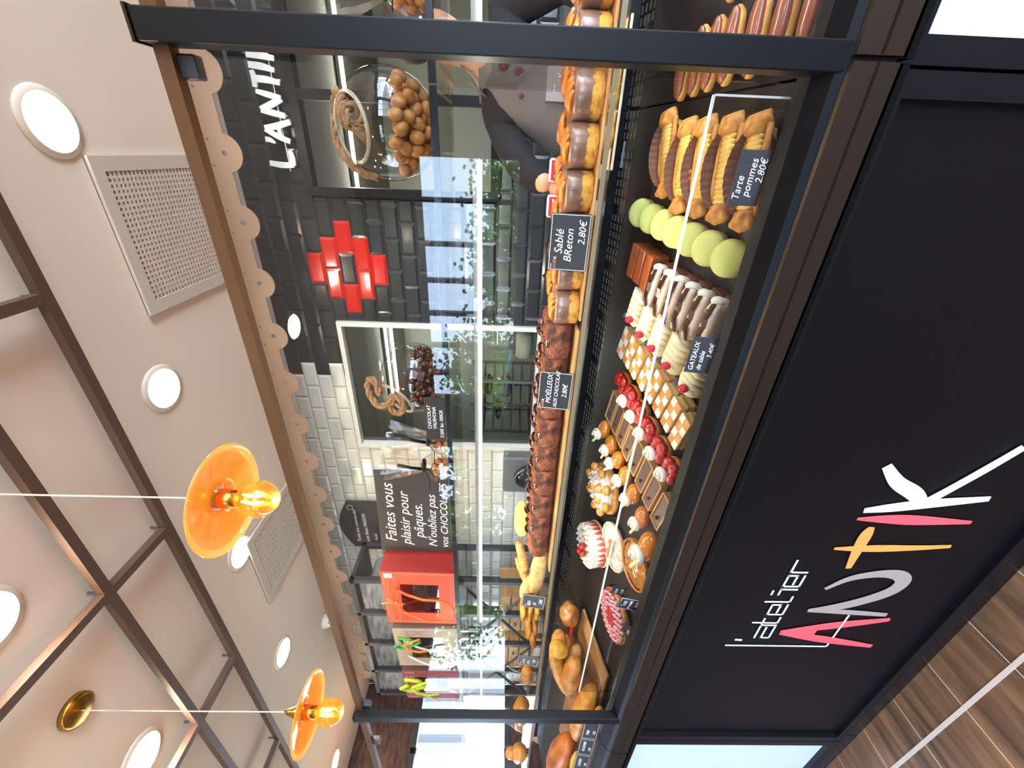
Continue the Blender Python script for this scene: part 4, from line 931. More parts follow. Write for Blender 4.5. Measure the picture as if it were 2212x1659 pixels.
for i, (x, y) in enumerate(((-.384, .432), (-.402, .360), (-.412, .287), (-.424, .207), (-.440, .120))):
    lab = 'piped cream cake with a raspberry and a blueberry, %s from the front glass' % ORD[4-i]
    if i == 0: cc.location = on_deck(x, y); cc.rotation_euler = dr(-.25); cc['label'] = lab
    else: dup(cc, on_deck(x, y), rot=dr(-.25), label=lab)
# mille-feuilles: sugar and caramel checks on top
def mille():
    t = thing('mille_feuille', 'x', 'pastry', (0, 0, 0), 0, 'chequered puff pastry slices')
    L_, W_ = .106, .043
    for k, (z, h, m_) in enumerate(((.005, .009, puff_side), (.014, .011, custard), (.0235, .008, puff_side), (.032, .010, custard), (.0405, .007, puff_side))):
        B().rbox((0, 0, z), (L_-(.004 if m_ is custard else 0), W_-(.003 if m_ is custard else 0), h), .002).build('custard_layer' if m_ is custard else 'puff_layer', m_, t)
    b = B(); nx, ny = 4, 2
    for i in range(nx):
        for j in range(ny):
            b.mi = (i+j) % 2; sk = .006*(j-.5); dx = L_/nx
            x0 = -L_/2+dx*i; y0 = -W_/2+W_/ny*j; e = .0008
            b.prism([(x0+e, y0+e), (x0+dx-e, y0+e), (x0+dx-e, y0+W_/ny-e), (x0+e, y0+W_/ny-e)], .0442, .0462 if b.mi == 0 else .0455, lambda u, v, t_: (u, v, t_))
    b.build('chequered_top', [sugar, M('burnt_sugar', (206, 132, 48), .35, var=(60, (226, 168, 88), .4, .7))], t); return t
mf = mille(); mpos = [(-.515, .470), (-.524, .418), (-.534, .365), (-.545, .312), (-.556, .259), (-.570, .208), (-.582, .158), (-.600, .108)]
for i, (x, y) in enumerate(mpos):
    lab = 'puff pastry slice with sugar and caramel checks, %s from the front glass' % ORD[7-i]
    if i == 0: mf.location = on_deck(x, y); mf.rotation_euler = dr(-.32); mf['label'] = lab
    else: dup(mf, on_deck(x, y, random.uniform(0, .002)), rot=dr(-.32+random.uniform(-.05, .05)), label=lab)
# strawberry tartlets with cream
def straw():
    t = thing('strawberry_tartlet', 'x', 'tartlet', (0, 0, 0), 0, 'strawberry tartlets')
    b = B(); b.sm = True; b.lathe([(.030, 0), (.036, .006), (.039, .020), (.037, .022), (.033, .016), (.001, .016)], 30, wob=lambda a, k: .02*math.sin(20*a)); b.build('crust', pastry, t)
    for (x, y, r, a) in ((-.016, -.018, .017, 0), (.016, -.016, .018, 1), (.020, .012, .016, 2), (0, .018, .015, 3)):
        b = B(); b.sm = True; b.blob((0, 0, 0), (r*1.15, r, r*.95), 16, 12, .06, 60, a); b.build('strawberry', berry, t, (x, y, .028), (0, 0, a))
    return t
st = straw()
b = B(); b.swirl((0, 0, 0), .024, .036); whirl = b.build('whipped_cream', cream_m); whirl.hide_render = False
spos = [(-.662, .468), (-.672, .396), (-.690, .332), (-.707, .264), (-.724, .192), (-.742, .122)]
for i, (x, y) in enumerate(spos):
    lab = 'strawberry tartlet %s, %s from the front glass' % ('without cream, topped with raspberries' if i == 0 else 'with a cream rosette', ORD[5-i])
    if i == 0: st.location = on_deck(x, y); st.rotation_euler = dr(0); st['label'] = lab; cur = st; continue
    cur = dup(st, on_deck(x, y), rot=dr(random.random()), label=lab)
    if i == 1: whirl.parent = cur; whirl.location = (-.02, .012, .034)
    else:
        w2 = whirl.copy(); COL.objects.link(w2); w2.parent = cur; w2.location = (-.02, .012, .034)
    cur.rotation_euler = dr(0)
# chocolate barquettes: tan pastry walls round a grey-brown filling
def barq():
    t = thing('chocolate_tart', 'x', 'tart', (0, 0, 0), 0, 'long chocolate tarts')
    L_, W_ = .128, .046; b = B()
    for (x, y, dx, dy) in ((0, W_/2, L_, .005), (0, -W_/2, L_, .005), (L_/2, 0, .005, W_), (-L_/2, 0, .005, W_)): b.box((x, y, .011), (dx, dy, .022))
    b.build('crust', M('tart_crust', (204, 158, 98), .6, bump=(100, .4, .003)), t)
    B().box((0, 0, .010), (L_-.004, W_-.004, .017)).build('ganache', ganache, t)
    b = B(); b.sm = True; b.blob((0, 0, 0), (.006, .006, .006), 10, 8); b.build('chocolate_pearl', choc_shine, t, (-.03, 0, .023)); return t
bq = barq()
bpos = [(-.792, .515), (-.805, .462), (-.818, .408), (-.832, .354), (-.848, .298), (-.866, .240), (-.884, .182), (-.902, .122)]
for i, (x, y) in enumerate(bpos):
    lab = 'long chocolate tart with tan pastry walls, %s from the front glass' % ORD[7-i]
    if i == 0: bq.location = on_deck(x, y); bq.rotation_euler = dr(-.22); bq['label'] = lab
    else: dup(bq, on_deck(x, y), rot=dr(-.22), label=lab)
# rum babas / glazed choux with cream and a white stick
def choux():
    t = thing('glazed_choux', 'x', 'pastry', (0, 0, 0), 0, 'orange glazed choux with cream')
    b = B(); b.sm = True; b.blob((0, 0, .024), (.036, .030, .024), 24, 14, .12, 30, 2); b.build('bun', M('choux_glaze', (214, 128, 36), .15, coat=.7, var=(40, (176, 92, 20), .4, .7)), t)
    b = B(); b.swirl((0, 0, 0), .026, .036, 6); b.build('whipped_cream', cream_m, t, (-.018, .004, .038))
    b = B(); b.rbox((0, 0, 0), (.034, .009, .005), .002); b.build('white_chocolate_stick', M('white_choc', (238, 216, 160), .4), t, (-.030, -.012, .062), (0, .5, -.3)); return t
cx_ = choux()
cpos = [(-.898, .530), (-.917, .460), (-.934, .395), (-.950, .330), (-.968, .262), (-.996, .188)]
for i, (x, y) in enumerate(cpos):
    lab = 'orange glazed choux bun with cream, %s from the front glass' % ORD[5-i+1]
    if i == 0: cx_.location = on_deck(x, y); cx_.rotation_euler = dr(0); cx_['label'] = lab
    else: dup(cx_, on_deck(x, y), rot=dr(random.uniform(-.4, .4)), label=lab)
dup(cx_, on_deck(-1.035, .110), rot=dr(.1), label='largest orange brown bun with cream, first from the front glass in the choux row', scale=1.35)
# whole cakes
def sthonore():
    t = thing('saint_honore_cake', 'oval cake of piped cream studded with caramel choux balls', 'cake', on_deck(-1.125, .455, .0026), 0, None, dr(0))
    b = B(); b.sm = True; b.lathe([(.095, 0), (.102, .008), (.098, .022), (.09, .024), (.001, .022)], 48, wob=lambda a, k: .015*math.sin(30*a)); b.build('pastry_base', pastry, t)
    b = B(); b.sm = True; b.blob((0, 0, .030), (.086, .086, .028), 40, 16, .10, 45)
    for k in range(16):
        a = 2*PI*k/16; b.swirl((.066*math.cos(a), .066*math.sin(a), .032), .020, .030, 6, n=24, m=6)
    for k in range(8):
        a = 2*PI*k/8; b.swirl((.030*math.cos(a), .030*math.sin(a), .046), .020, .028, 6, n=24, m=6)
    b.build('piped_cream', cream_m, t)
    for k, (x, y) in enumerate([(.085*math.cos(a), .085*math.sin(a)) for a in (-2.5, -1.7, -.9, -.1, .7, 1.5, 2.3, 3.1)] + [(-.02, -.035), (.03, -.03), (.0, .02)]):
        b = B(); b.sm = True; b.blob((0, 0, 0), (.019, .019, .016), 20, 12, .12, 60, k); b.build('choux_ball', M('choux_caramel', (208, 122, 34), .15, coat=.7, var=(60, (232, 166, 70), .4, .7)), t, (x, y, .058 if k > 7 else .046))
sthonore()
t = thing('strawberry_cream_cake', 'tall round cream cake with halved strawberries round its side', 'cake', on_deck(-1.425, .440, .0026), 0, None, dr(0))
b = B(); b.sm = True; b.lathe([(.092, 0), (.096, .004), (.096, .010), (.092, .012)], 44).build('sponge_base', custard, t)
b = B(); b.sm = True; b.lathe([(.091, .010), (.092, .012), (.092, .052), (.088, .056), (.001, .056)], 44); b.build('cream_side', M('cream_pale', (244, 234, 196), .45), t)
for k in range(26):
    a = 2*PI*k/26; b = B(); b.prism([(-.0105, 0), (.0105, 0), (.007, .018), (.0, .038), (-.007, .018)], -.001, .003, lambda u, v, t_: (u, t_, v))
    s_ = b.build('strawberry_half', M('strawberry_half', (214, 60, 50), .3, coat=.4, var=(120, (240, 150, 130), .45, .65)), t, (.0915*math.cos(a), .0915*math.sin(a), .012), (0, 0, a+PI/2)); 
b = B(); b.sm = True
for rr, n_ in ((.078, 18), (.05, 12), (.022, 5)):
    for k in range(n_): a = 2*PI*k/n_; b.swirl((rr*math.cos(a), rr*math.sin(a), .054), .0165, .024, 6, n=20, m=5)
b.build('piped_cream', cream_m, t)
for (x, y) in ((-.01, -.03), (.015, -.015), (-.028, .0)):
    b = B(); b.sm = True; b.blob((0, 0, 0), (.014, .014, .018), 16, 12, .06, 60); b.build('strawberry', berry, t, (x, y, .085), (.6, .3, 0))
for k in range(5):
    b = B(); b.prism([(0, 0), (.006, .008), (0, .022), (-.006, .008)], 0, .0008, lambda u, v, t_: (u, v, t_)); b.build('mint_leaf', M('mint', (70, 110, 50), .5), t, (-.02+.012*k, -.035, .088), (.4, -.5, k*1.3))
def round_tart(name, lab, x, y, r, h, m_, cm, cat='tart', amp=.08, fq=60):
    t = thing(name, lab, cat, on_deck(x, y, .0026), 0, None, dr(0))
    b = B(); b.sm = True; b.lathe([(r*.93, 0), (r, .004), (r*1.01, h), (r*.97, h+.003), (r*.93, h-.003)], 54, cap=False, wob=lambda a, k: .012*math.sin(36*a)); b.build('crust', cm, t)
    b = B(); b.sm = True; b.blob((0, 0, h*.6), (r*.95, r*.95, h*.6), 48, 12, amp, fq); b.build('topping', m_, t); return t
lz = round_tart('sugared_tart', 'flat round tart dusted white with icing sugar, with brown pieces at its centre', -1.300, .322, .092, .016, M('sugar_dusting', (240, 234, 226), .9, var=(55, (214, 184, 158), .5, .62), bump=(110, 1.0, .008)), M('sugared_crust', (232, 214, 190), .8, bump=(120, .8, .004)), amp=.03)
for k in range(6):
    b = B(); b.sm = True; b.blob((0, 0, 0), (.014, .009, .006), 12, 8, .3, 60, k); b.build('praline_piece', M('praline', (190, 116, 62), .5), lz, (-.04+.016*k, -.005+.006*math.sin(k*2), .029), (0, 0, k))
at = round_tart('almond_tart', 'round golden almond tart with a glossy crumbled top', -1.195, .165, .085, .026, M('almond_top', (226, 156, 52), .18, coat=.8, var=(50, (186, 108, 26), .35, .65), bump=(70, 1.0, .01)), pastry, amp=.2, fq=90)
rt = round_tart('raspberry_tart', 'round raspberry tart dusted with icing sugar', -1.545, .205, .098, .020, M('jam', (170, 30, 46), .3), pastry)
rsug = M('raspberry_sugared', (190, 66, 80), .6, var=(60, (238, 220, 218), .45, .6), bump=(220, .5, .002))
b = B(); b.sm = True; b.blob((0, 0, 0), (.0105, .0105, .0115), 14, 10, .15, 200); rb0 = b.build('raspberry', rsug, rt, (.085, 0, .027))
b = B(); b.sm = True; b.blob((0, 0, 0), (.0105, .0105, .0115), 14, 10, .15, 200); rb1 = b.build('bare_raspberry', rasp_m, rt, (0, 0, .030))
for rr, n_ in ((.085, 25), (.066, 19), (.047, 13)):
    for k in range(n_):
        if rr == .085 and k == 0: continue
        a = 2*PI*k/n_; c = rb0.copy(); COL.objects.link(c); c.parent = rt; c.location = (rr*math.cos(a), rr*math.sin(a), .027+(.085-rr)*.12)
for k in range(6): a = k*PI/3; c = rb1.copy(); COL.objects.link(c); c.parent = rt; c.location = (.024*math.cos(a), .024*math.sin(a), .031)
for (nm, x, y, r_, lab) in (('cake_board', -1.125, .455, .110, 'round black board under the caramel choux cake'), ('cake_board', -1.425, .440, .103, 'round black board under the strawberry cream cake'), ('cake_board', -1.545, .205, .108, 'round black board under the raspberry tart')):
    tag(B().lathe([(r_, 0), (r_, .002)], 48).build(nm, black_gloss, None, on_deck(x, y, .0004), (SLOPE, 0, 0)), lab, 'cake board', 'round black cake boards')
# price tags at the front of the deck
def ftag(lab, loc, w_, h, lines, rot, border=False): return card('price_tag', lab, loc, w_, h, lines, rot, border, logo=False, grp='slate price tags')
ftag('slate price tag for the apple tart bars, against the front glass', (-.022, .030, 1.062), .086, .050, [('Tarte', .017, .008, .034), ('pommes', .017, .014, .019), ('2.80€', .016, .036, .004)], (-.15, 0, -.02))
ftag('slate price tag for the table cakes, in front of the chocolate cream slices', (-.355, .026, 1.058), .084, .052, [('GATEAUX', .0145, .006, .036), ('de table', .014, .008, .021), ('3.40€', .014, .038, .006)], (-.15, 0, -.05))
ftag('small slate price tag beside the sugared tart', (-1.222, .082, 1.084), .062, .042, [('Linzer', .015, .008, .024), ('31.00€', .013, .012, .006)], (-.15, 0, -.25))
ftag('slate price tag with a border in front of the raspberry tart', (-1.245, .048, 1.036), .088, .072, [('Tarte', .020, .020, .048), ('poire amande', .012, .006, .033), ('19.60€', .017, .024, .008)], (-.15, 0, -.25), True)
ftag('slate price tag lying flat at the front, left of the raspberry tart tag', (-1.395, .040, 1.040), .075, .040, [('21.00', .014, .012, .012)], (-.9, 0, -.2))
# eclairs in the right hand case
def eclair():
    t = thing('eclair', 'x', 'eclair', (0, 0, 0), 0, 'chocolate eclairs')
    b = B(); b.sm = True; b.blob((0, 0, .018), (.066, .017, .017), 30, 14, .08, 60, 2, power=.85); b.build('choux_body', M('eclair_choux', (228, 174, 88), .6, var=(40, (196, 132, 54), .4, .7), bump=(120, .5, .003), stretch=(.3, 1, 1)), t)
    b = B(); b.sm = True; b.blob((0, 0, .026), (.064, .0165, .013), 30, 12, .04, 60, 3, power=.85); b.build('chocolate_icing', M('milk_choc', (132, 74, 48), .25, coat=.4), t); return t
ec = eclair(); ey = [.462, .408, .355, .300, .232, .168, .105]
for i, y in enumerate(ey):
    lab = 'chocolate eclair sticking out left of the wide post, %s from the front glass' % ORD[6-i]; L_ = on_deck(.192+.004*i, y)
    if i == 0: ec.location = L_; ec.rotation_euler = dr(.05); ec['label'] = lab
    else: dup(ec, L_, rot=dr(.05+random.uniform(-.05, .05)), label=lab)
for i, y in enumerate([.36, .31, .26, .21, .16, .11]):
    dup(ec, on_deck(.345+.006*i, y), rot=(SLOPE+.5, 0, .12), label='chocolate eclair in the second column right of the post, %s from the front glass' % ORD[5-i])
# breads in the left case
lb = B().rbox((0, 0, 0), (1.25, .30, .014), .004).build('bread_board', wood_pale, None, on_deck(-2.52, .30, .012), (SLOPE, 0, 0)); tag(lb, 'long pale wooden board under the breads left of the slim post', 'board')
tag(B().box((0, 0, 0), (1.6, .012, .022)).build('label_strip', wood_pale, None, (-2.75, .036, 1.058)), 'narrow orange wooden strip holding the row of bread labels', 'strip')
def loaf(lab, p, q, r, m_, seed, name='bread_loaf', slashes=0):
    p, q = Vector(p), Vector(q); b = B(); b.sm = True; n = 14; pts = []; rs = []
    for k in range(n+1):
        t_ = k/n; pts.append(p+(q-p)*t_+Vector((0, 0, .006*math.sin(PI*t_)))); rs.append(r*max(.12, math.sin(PI*(.06+.88*t_))**.45)*(1+.08*noise.noise(Vector((t_*6, seed, 0)))))
    b.tube(pts, rs, 20, flat=.85); o = b.build(name, m_)
    return tag(o, lab, 'bread')
loaf('small golden roll near the top of the bread pile, beside the slim post', (-1.885, .27, 1.245), (-1.96, .28, 1.18), .036, bread_gold, 1)
loaf('long golden bread stick leaning down across the bread pile', (-1.97, .30, 1.235), (-2.46, .34, 1.10), .044, bread_gold, 2)
loaf('speckled brown loaf in the middle of the bread pile', (-1.95, .24, 1.145), (-2.24, .26, 1.13), .052, bread_m, 3)
loaf('large speckled golden loaf at the front of the bread pile', (-2.02, .16, 1.075), (-2.50, .18, 1.085), .058, bread_gold, 4)
loaf('brown loaf at the back of the bread pile', (-2.1, .42, 1.13), (-2.5, .42, 1.13), .055, bread_m, 5)
loaf('flat floury loaf lying across the bread board under the golden stick', (-2.02, .33, 1.115), (-2.42, .36, 1.115), .050, M('floury', (226, 184, 120), .7, var=(30, (190, 130, 66), .4, .65), bump=(60, .6, .006)), 11)
loaf('short seeded brown roll between the golden roll and the long stick', (-1.955, .36, 1.20), (-2.08, .36, 1.18), .044, bread_m, 12)
loaf('golden baguette end lying lowest at the front of the bread pile', (-2.05, .10, 1.045), (-2.32, .10, 1.047), .030, bread_gold, 13)
loaf('big orange brown loaf beyond the slim post', (-2.62, .20, 1.11), (-3.15, .24, 1.14), .075, M('loaf_orange', (206, 120, 48), .4, var=(10, (160, 78, 28), .4, .7)), 6)
loaf('yellow crusted loaf low beyond the slim post', (-2.55, .12, 1.085), (-2.78, .10, 1.075), .030, yellow_biscuit, 7)
t = thing('wrapped_bread', 'crumbly round loaf wrapped in clear film with a red label', 'bread', (-1.93, .44, dz(.44)+.03))
b = B(); b.sm = True; b.blob((0, 0, .05), (.062, .05, .045), 28, 18, .25, 35, 5); b.build('loaf', bread_m, t)
b = B(); b.blob((-.01, -.01, .055), (.078, .062, .056), 22, 14, .3, 30, 8); b.build('film', film, t)
B().rbox((-.02, -.074, .05), (.10, .002, .012), .001).build('red_label', M('red_label', (206, 40, 36), .5), t)
for i in range(9):
    card('bread_label', ['bread label closest to the slim post in the row on the strip', 'second bread label out from the slim post', 'third bread label out from the slim post', 'fourth bread label out from the slim post', 'fifth bread label out from the slim post', 'sixth bread label out', 'seventh bread label out', 'eighth bread label out', 'ninth and last bread label'][i], (-2.06-.155*i, .028, 1.066), .148, .062, [(['PAIN', 'AU LEVAIN', 'COMPLET', 'CEREALES', 'SEIGLE', 'PAIN', 'EPEAUTRE', 'MAIS', 'PAIN'][i], .018, .035, .034), ('1.20€', .014, .04, .010)], (-.1, 0, 0), True, grp='bread labels')
# ------------------------------------------------------------------ behind the case
# white brush letter sign on a rail, standing off the tiles
t = thing('brush_letter_sign', 'white brush letter sign on a thin rail on the black tiles', 'sign', (0, 1.93, 0))
SG = M('sign_white', (240, 242, 240), .5)
def sgl(name, strokes, ox=0.0):
    b = B()
    for k_, (pts, ws) in enumerate(strokes):
        P_, W_ = catm(pts, ws, 4); b.ribbon([(x+ox, z) for x, z in P_], [q*1.3 for q in W_], -.006-.0008*k_, lambda u, v, t_: (u, t_, v), .010)
    b.build(name, SG, t)
sgl('letter_l', [([(-.092, 2.86), (-.10, 2.79), (-.098, 2.725)], [.010, .012, .010]), ([(-.100, 2.73), (-.06, 2.728), (-.025, 2.735)], [.012, .012, .008])])
sgl('apostrophe', [([(.026, 2.855), (.022, 2.83), (.008, 2.805)], [.010, .009, .004])])
sgl('letter_a', [([(.018, 2.72), (.04, 2.78), (.075, 2.845)], [.010, .011, .010]), ([(.078, 2.845), (.09, 2.78), (.112, 2.70)], [.010, .012, .010]), ([(.04, 2.765), (.07, 2.768), (.10, 2.76)], [.007, .008, .007])])
sgl('letter_n', [([(.138, 2.72), (.15, 2.78), (.162, 2.845)], [.010, .012, .010]), ([(.165, 2.845), (.19, 2.78), (.215, 2.725)], [.010, .012, .011]), ([(.218, 2.725), (.232, 2.79), (.246, 2.85)], [.010, .011, .008])])
sgl('letter_t', [([(.262, 2.85), (.30, 2.845), (.335, 2.85)], [.009, .011, .008]), ([(.30, 2.845), (.297, 2.78), (.285, 2.715)], [.012, .012, .009])])
sgl('letter_i', [([(.358, 2.86), (.352, 2.79), (.338, 2.73)], [.011, .012, .008])])
sgl('letter_k', [([(.402, 2.86), (.398, 2.79), (.388, 2.72)], [.011, .012, .009]), ([(.475, 2.86), (.44, 2.82), (.405, 2.785)], [.010, .011, .008]), ([(.41, 2.79), (.45, 2.755), (.50, 2.715)], [.009, .011, .008])])
B().box((.2, .006, 2.755), (.66, .004, .004)).build('rail', SG, t)
b = B()
for x in (-.02, .14, .30, .46): b.box((x, .03, 2.735), (.004, .05, .004)); b.box((x, .006, 2.735), (.004, .004, .045))
b.build('bracket', SG, t)
# arched slate on the white tiles
t = thing('arched_slate', 'black slate with an arched top hanging on the white tiles', 'sign', (-3.055, 1.965, 2.60))
pts = [(-.29, 0), (.29, 0), (.29, .27)]+[(.29*math.cos(a)*(1 if True else 1), .27+.10*max(0, math.cos((.29*math.cos(a))/.29*PI/2))) for a in [PI*k/16 for k in range(17)]]+[(-.29, .27)]
B().prism(pts, -.01, .01, XZ).build('board', M('slate_dark', (50, 52, 52), .6), t)
text('Toute nos commandes', .045, chalk_white, t, (-.22, -.012, .20), (PI/2, 0, 0), .25); text('sont faites MAISON', .045, chalk_white, t, (-.22, -.012, .12), (PI/2, 0, 0), .25); text('Antik', .04, chalk_white, t, (-.2, -.012, .04), (PI/2, 0, 0), .25)
b = B()
for p, q in (((.20, .22), (.20, .255)), ((.20, .255), (.225, .275)), ((.225, .275), (.25, .255)), ((.25, .255), (.25, .22)), ((.25, .22), (.20, .22))): b.ribbon([p, q], [.002, .002], -.0125, XZ, .001)
b.build('chalk_house', chalk_white, t)
# metal rack with crates and film wrapped shelves
t = thing('metal_rack', 'tall black metal rack with cross braces beyond the white tiles', 'rack', (-4.05, 1.62, 0))
b = B()
for x in (-.92, -.47, 0, .47, .92):
    for y in (-.17, .17): b.box((x, y, 1.36), (.04, .04, 2.72))
b.build('uprights', dark_grey, t); tag(t.children[-1] if False else [o for o in ALLC(t)][-1])
for z in (2.70, 2.12, 1.80, 1.15, .55): B().box((0, 0, z), (1.88, .38, .035)).build('rack_shelf', dark_grey, t)
b = B()
for (x0, z0_, x1, z1_) in ((-.92, 1.15, 0, 1.8), (0, 1.8, .92, 1.15), (-.92, 1.8, 0, 1.15), (0, 1.15, .92, 1.8)): b.tube([(x0, -.19, z0_), (x1, -.19, z1_)], .014, 4)
b.build('braces', dark_grey, t)
greyw = M('rack_bread_grey', (134, 136, 136), .6, var=(8, (84, 86, 90), .4, .6), stretch=(1, 1, .3))
for i in range(4):
    x = -4.05-.70+.47*i
    tt = thing('film_wrapped_tray', ['film wrapped stack in the far left bay of the rack', 'film wrapped stack in the second bay of the rack from the left', 'film wrapped stack in the third bay of the rack from the left', 'film wrapped stack in the rack bay nearest the arched slate'][i], 'tray', (x, 1.62, 2.14), 0, 'film wrapped stacks in the top of the rack')
    b = B(); b.sm = True; b.blob((0, .02, .24), (.19, .13, .24), 22, 14, .2, 6, i, power=.6); b.build('stack', greyw, tt)
    B().box((0, -.155, .26), (.42, .003, .52)).build('film', M('crinkled_film', (180, 184, 186), .15, alpha=.55, var=(5, (120, 124, 128), .4, .6), bump=(14, 1.0, .03), stretch=(1, 1, 5)), tt)
crate_m = M('crate_wood', (206, 166, 116), .6, var=(10, (176, 132, 82), .4, .7), stretch=(1, 1, 8))
for (x, z, lab) in ((-3.62, 1.17, 'wooden crate with slots on the rack, nearest the arched slate'), (-4.25, 1.17, 'wooden crate with slots farther along the rack'), (-3.8, 1.82, 'low wooden crate on the rack shelf above')):
    tt = thing('wooden_crate', lab, 'crate', (x, 1.62, z), 0, 'wooden crates on the rack'); h = .30 if z < 1.5 else .16
    for k in range(3): B().box((0, -.14, h*(k+.5)/3), (.50, .012, h/3-.012)).build('front_board', crate_m, tt)
    b = B().box((-.245, 0, h/2), (.012, .27, h)).box((.245, 0, h/2), (.012, .27, h)).box((0, .14, h/2), (.5, .012, h)).box((0, 0, .006), (.5, .28, .01)); b.build('body', crate_m, tt)
    b = B()
    for k in (-.15, 0, .15): b.box((k, -.148, h*.5), (.05, .004, .018))
    b.build('slots', M('slot_dark', (90, 60, 40), .8), tt)
# steel towel / slicer unit on the white tiles
t = thing('steel_dispenser', 'steel unit with a dark half round cover on the white tiles', 'dispenser', (-2.34, 1.90, 1.17))
B().rbox((0, .03, .15), (.37, .12, .30), .015).build('body', steel_matt, t)
b = B(); b.sm = True; b.prism([(.135*math.cos(PI*k/20), .21*math.sin(PI*k/20)) for k in range(21)], -.06, -.02, XZ); b.build('cover', M('smoked', (44, 46, 42), .2), t, (0, 0, .0))
b = B(); b.sm = True; b.tube([(.13*math.cos(a), -.065, .20*math.sin(a)) for a in [.7+.1*k for k in range(12)]], .006, 8); b.build('handle', steel, t)
# tray trolley in the kitchen
t = thing('tray_trolley', 'steel tray trolley seen through the hatch', 'trolley', (-2.12, 2.75, 0))
b = B()
for x in (-.25, .05, .30):
    for y in (-.2, .2): b.box((x, y, .90), (.025, .025, 1.8))
b.build('uprights', steel, t)
for k in range(9): B().box((.0, 0, .95+.09*k), (.58, .42, .012)).build('tray', steel_matt, t)
for i, (x, z, d) in enumerate(((-1.96, 1.622, .07), (-1.98, 1.442, .06), (-2.24, 1.532, .06))):
    b = B(); b.sm = True; b.blob((0, 0, 0), (.10, .12, .035), 18, 12, .2, 20, i); tag(b.build('dark_loaf', choc_sponge, None, (x, 2.75, z+.0)), ['dark loaf on the upper tray of the trolley', 'dark loaf on the middle tray of the trolley', 'dark loaf on the left side of the trolley'][i], 'bread')
t = thing('paper_roll_holder', 'pale paper roll on its holder in the kitchen, right of the trolley', 'paper roll', (-1.45, 2.55, 1.32))
b = B(); b.sm = True; b.lathe([(.07, 0), (.07, .2)], 28, (0, 0, 0), Matrix.Rotation(PI/2, 3, 'Y')); b.build('roll', M('paper', (206, 202, 180), .8), t, (-.1, 0, 0))
B().box((0, .08, -.6), (.24, .02, 1.44)).build('holder', steel_matt, t)
tag(B().box((0, 0, 0), (1.9, .6, .04)).build('kitchen_worktop', steel, None, (-1.3, 2.75, 1.0)), 'steel worktop in the kitchen below the hatch', 'worktop') if False else None
# card terminals on the rear worktop
for i, (x, y, lab) in enumerate(((-.045, .93, 'red and white card terminal behind the caramel tartlets, nearer the post'), (-.165, .93, 'red and white card terminal behind the Breton shortbread tag'))):
    t = thing('card_terminal', lab, 'card terminal', (x, y, 1.152), 0, 'card terminals'); zz = .14
    B().rbox((0, 0, zz/2), (.05, .05, zz), .006).build('stand', white_panel, t)
    B().rbox((0, -.004, zz+.028), (.078, .03, .062), .008).build('body', M('terminal_white', (226, 222, 222), .4), t)
    B().rbox((0, -.020, zz+.028), (.066, .004, .050), .003).build('face', M('terminal_red', (190, 40, 48), .4), t)
    b = B()
    for a in range(3):
        for c in range(3): b.box((-.02+.02*a, -.0225, zz+.012+.013*c), (.012, .002, .007))
    b.build('keys', chalk_white, t)
# ------------------------------------------------------------------ the shop assistant
skin = M('skin', (214, 152, 118), .5, sss=.1); shirt = M('shirt_black', (22, 18, 20), .85, bump=(60, .4, .004)); apron = M('apron_grey', (96, 88, 84), .85, bump=(700, .25, .001)); hair = M('hair_dark', (46, 32, 26), .6)
pt = thing('person', 'person in dark shirt and grey lettered apron leaning behind the case', 'person', (0.20, 1.30, 0)); pt.scale = (1, 1, 1.06)
def skin_body(verts, edges, radii, name, m, parent, sub=2, loc=(0, 0, 0)):
    me = bpy.data.meshes.new(name); me.from_pydata(verts, edges, []); o = bpy.data.objects.new(name, me); COL.objects.link(o); o.parent = parent; o.location = loc
    sk = o.modifiers.new('s', 'SKIN'); 
    for v, r in zip(me.skin_vertices[0].data, radii): v.radius = r if isinstance(r, tuple) else (r, r)
    me.skin_vertices[0].data[0].use_root = True
    sk.use_smooth_shade = True; sd = o.modifiers.new('d', 'SUBSURF'); sd.levels = sub; sd.render_levels = sub
    me.materials.append(m); return o
V = [(0, 0, .96), (0, 0, 1.10), (.01, -.01, 1.25), (.05, -.03, 1.40), (.10, -.05, 1.50), (.14, -.07, 1.57), (.17, -.09, 1.66), (.18, -.10, 1.74),
     (-.10, .0, .90), (-.11, -.02, .50), (-.11, .0, .08), (.10, .0, .90), (.11, -.01, .50), (.11, .0, .08), (-.11, -.12, .04), (.11, -.12, .04),
     (-.10, -.03, 1.44), (-.25, -.16, 1.36), (-.30, -.33, 1.27), (.26, -.03, 1.44), (.34, -.10, 1.25), (.26, -.26, 1.18)]
E_ = [(0, 1), (1, 2), (2, 3), (3, 4), (4, 5), (5, 6), (6, 7), (0, 8), (8, 9), (9, 10), (10, 14), (0, 11), (11, 12), (12, 13), (13, 15), (3, 16), (16, 17), (17, 18), (3, 19), (19, 20), (20, 21)]
Rr = [(.15, .11), (.14, .10), (.145, .10), (.16, .10), (.09, .07), (.055, .055), (.08, .09), (.075, .085), .085, .06, .045, .085, .06, .045, .035, .035, .06, .048, .036, .06, .048, .036]
body = skin_body(V, E_, Rr, 'body', skin, pt)
V2 = [V[0], V[1], V[2], V[3], V[4], V[16], V[17], (-.298, -.315, 1.278), V[19], V[20], (.28, -.22, 1.195)]
skin_body(V2, [(0, 1), (1, 2), (2, 3), (3, 4), (3, 5), (5, 6), (6, 7), (3, 8), (8, 9), (9, 10)], [(.165, .12), (.155, .112), (.16, .112), (.175, .112), (.08, .07), .078, .064, .052, .078, .064, .052], 'shirt', shirt, pt)
b = B(); b.sm = True; b.blob((.185, -.085, 1.77), (.098, .11, .10), 24, 16, .06, 20); b.build('hair', hair, pt)
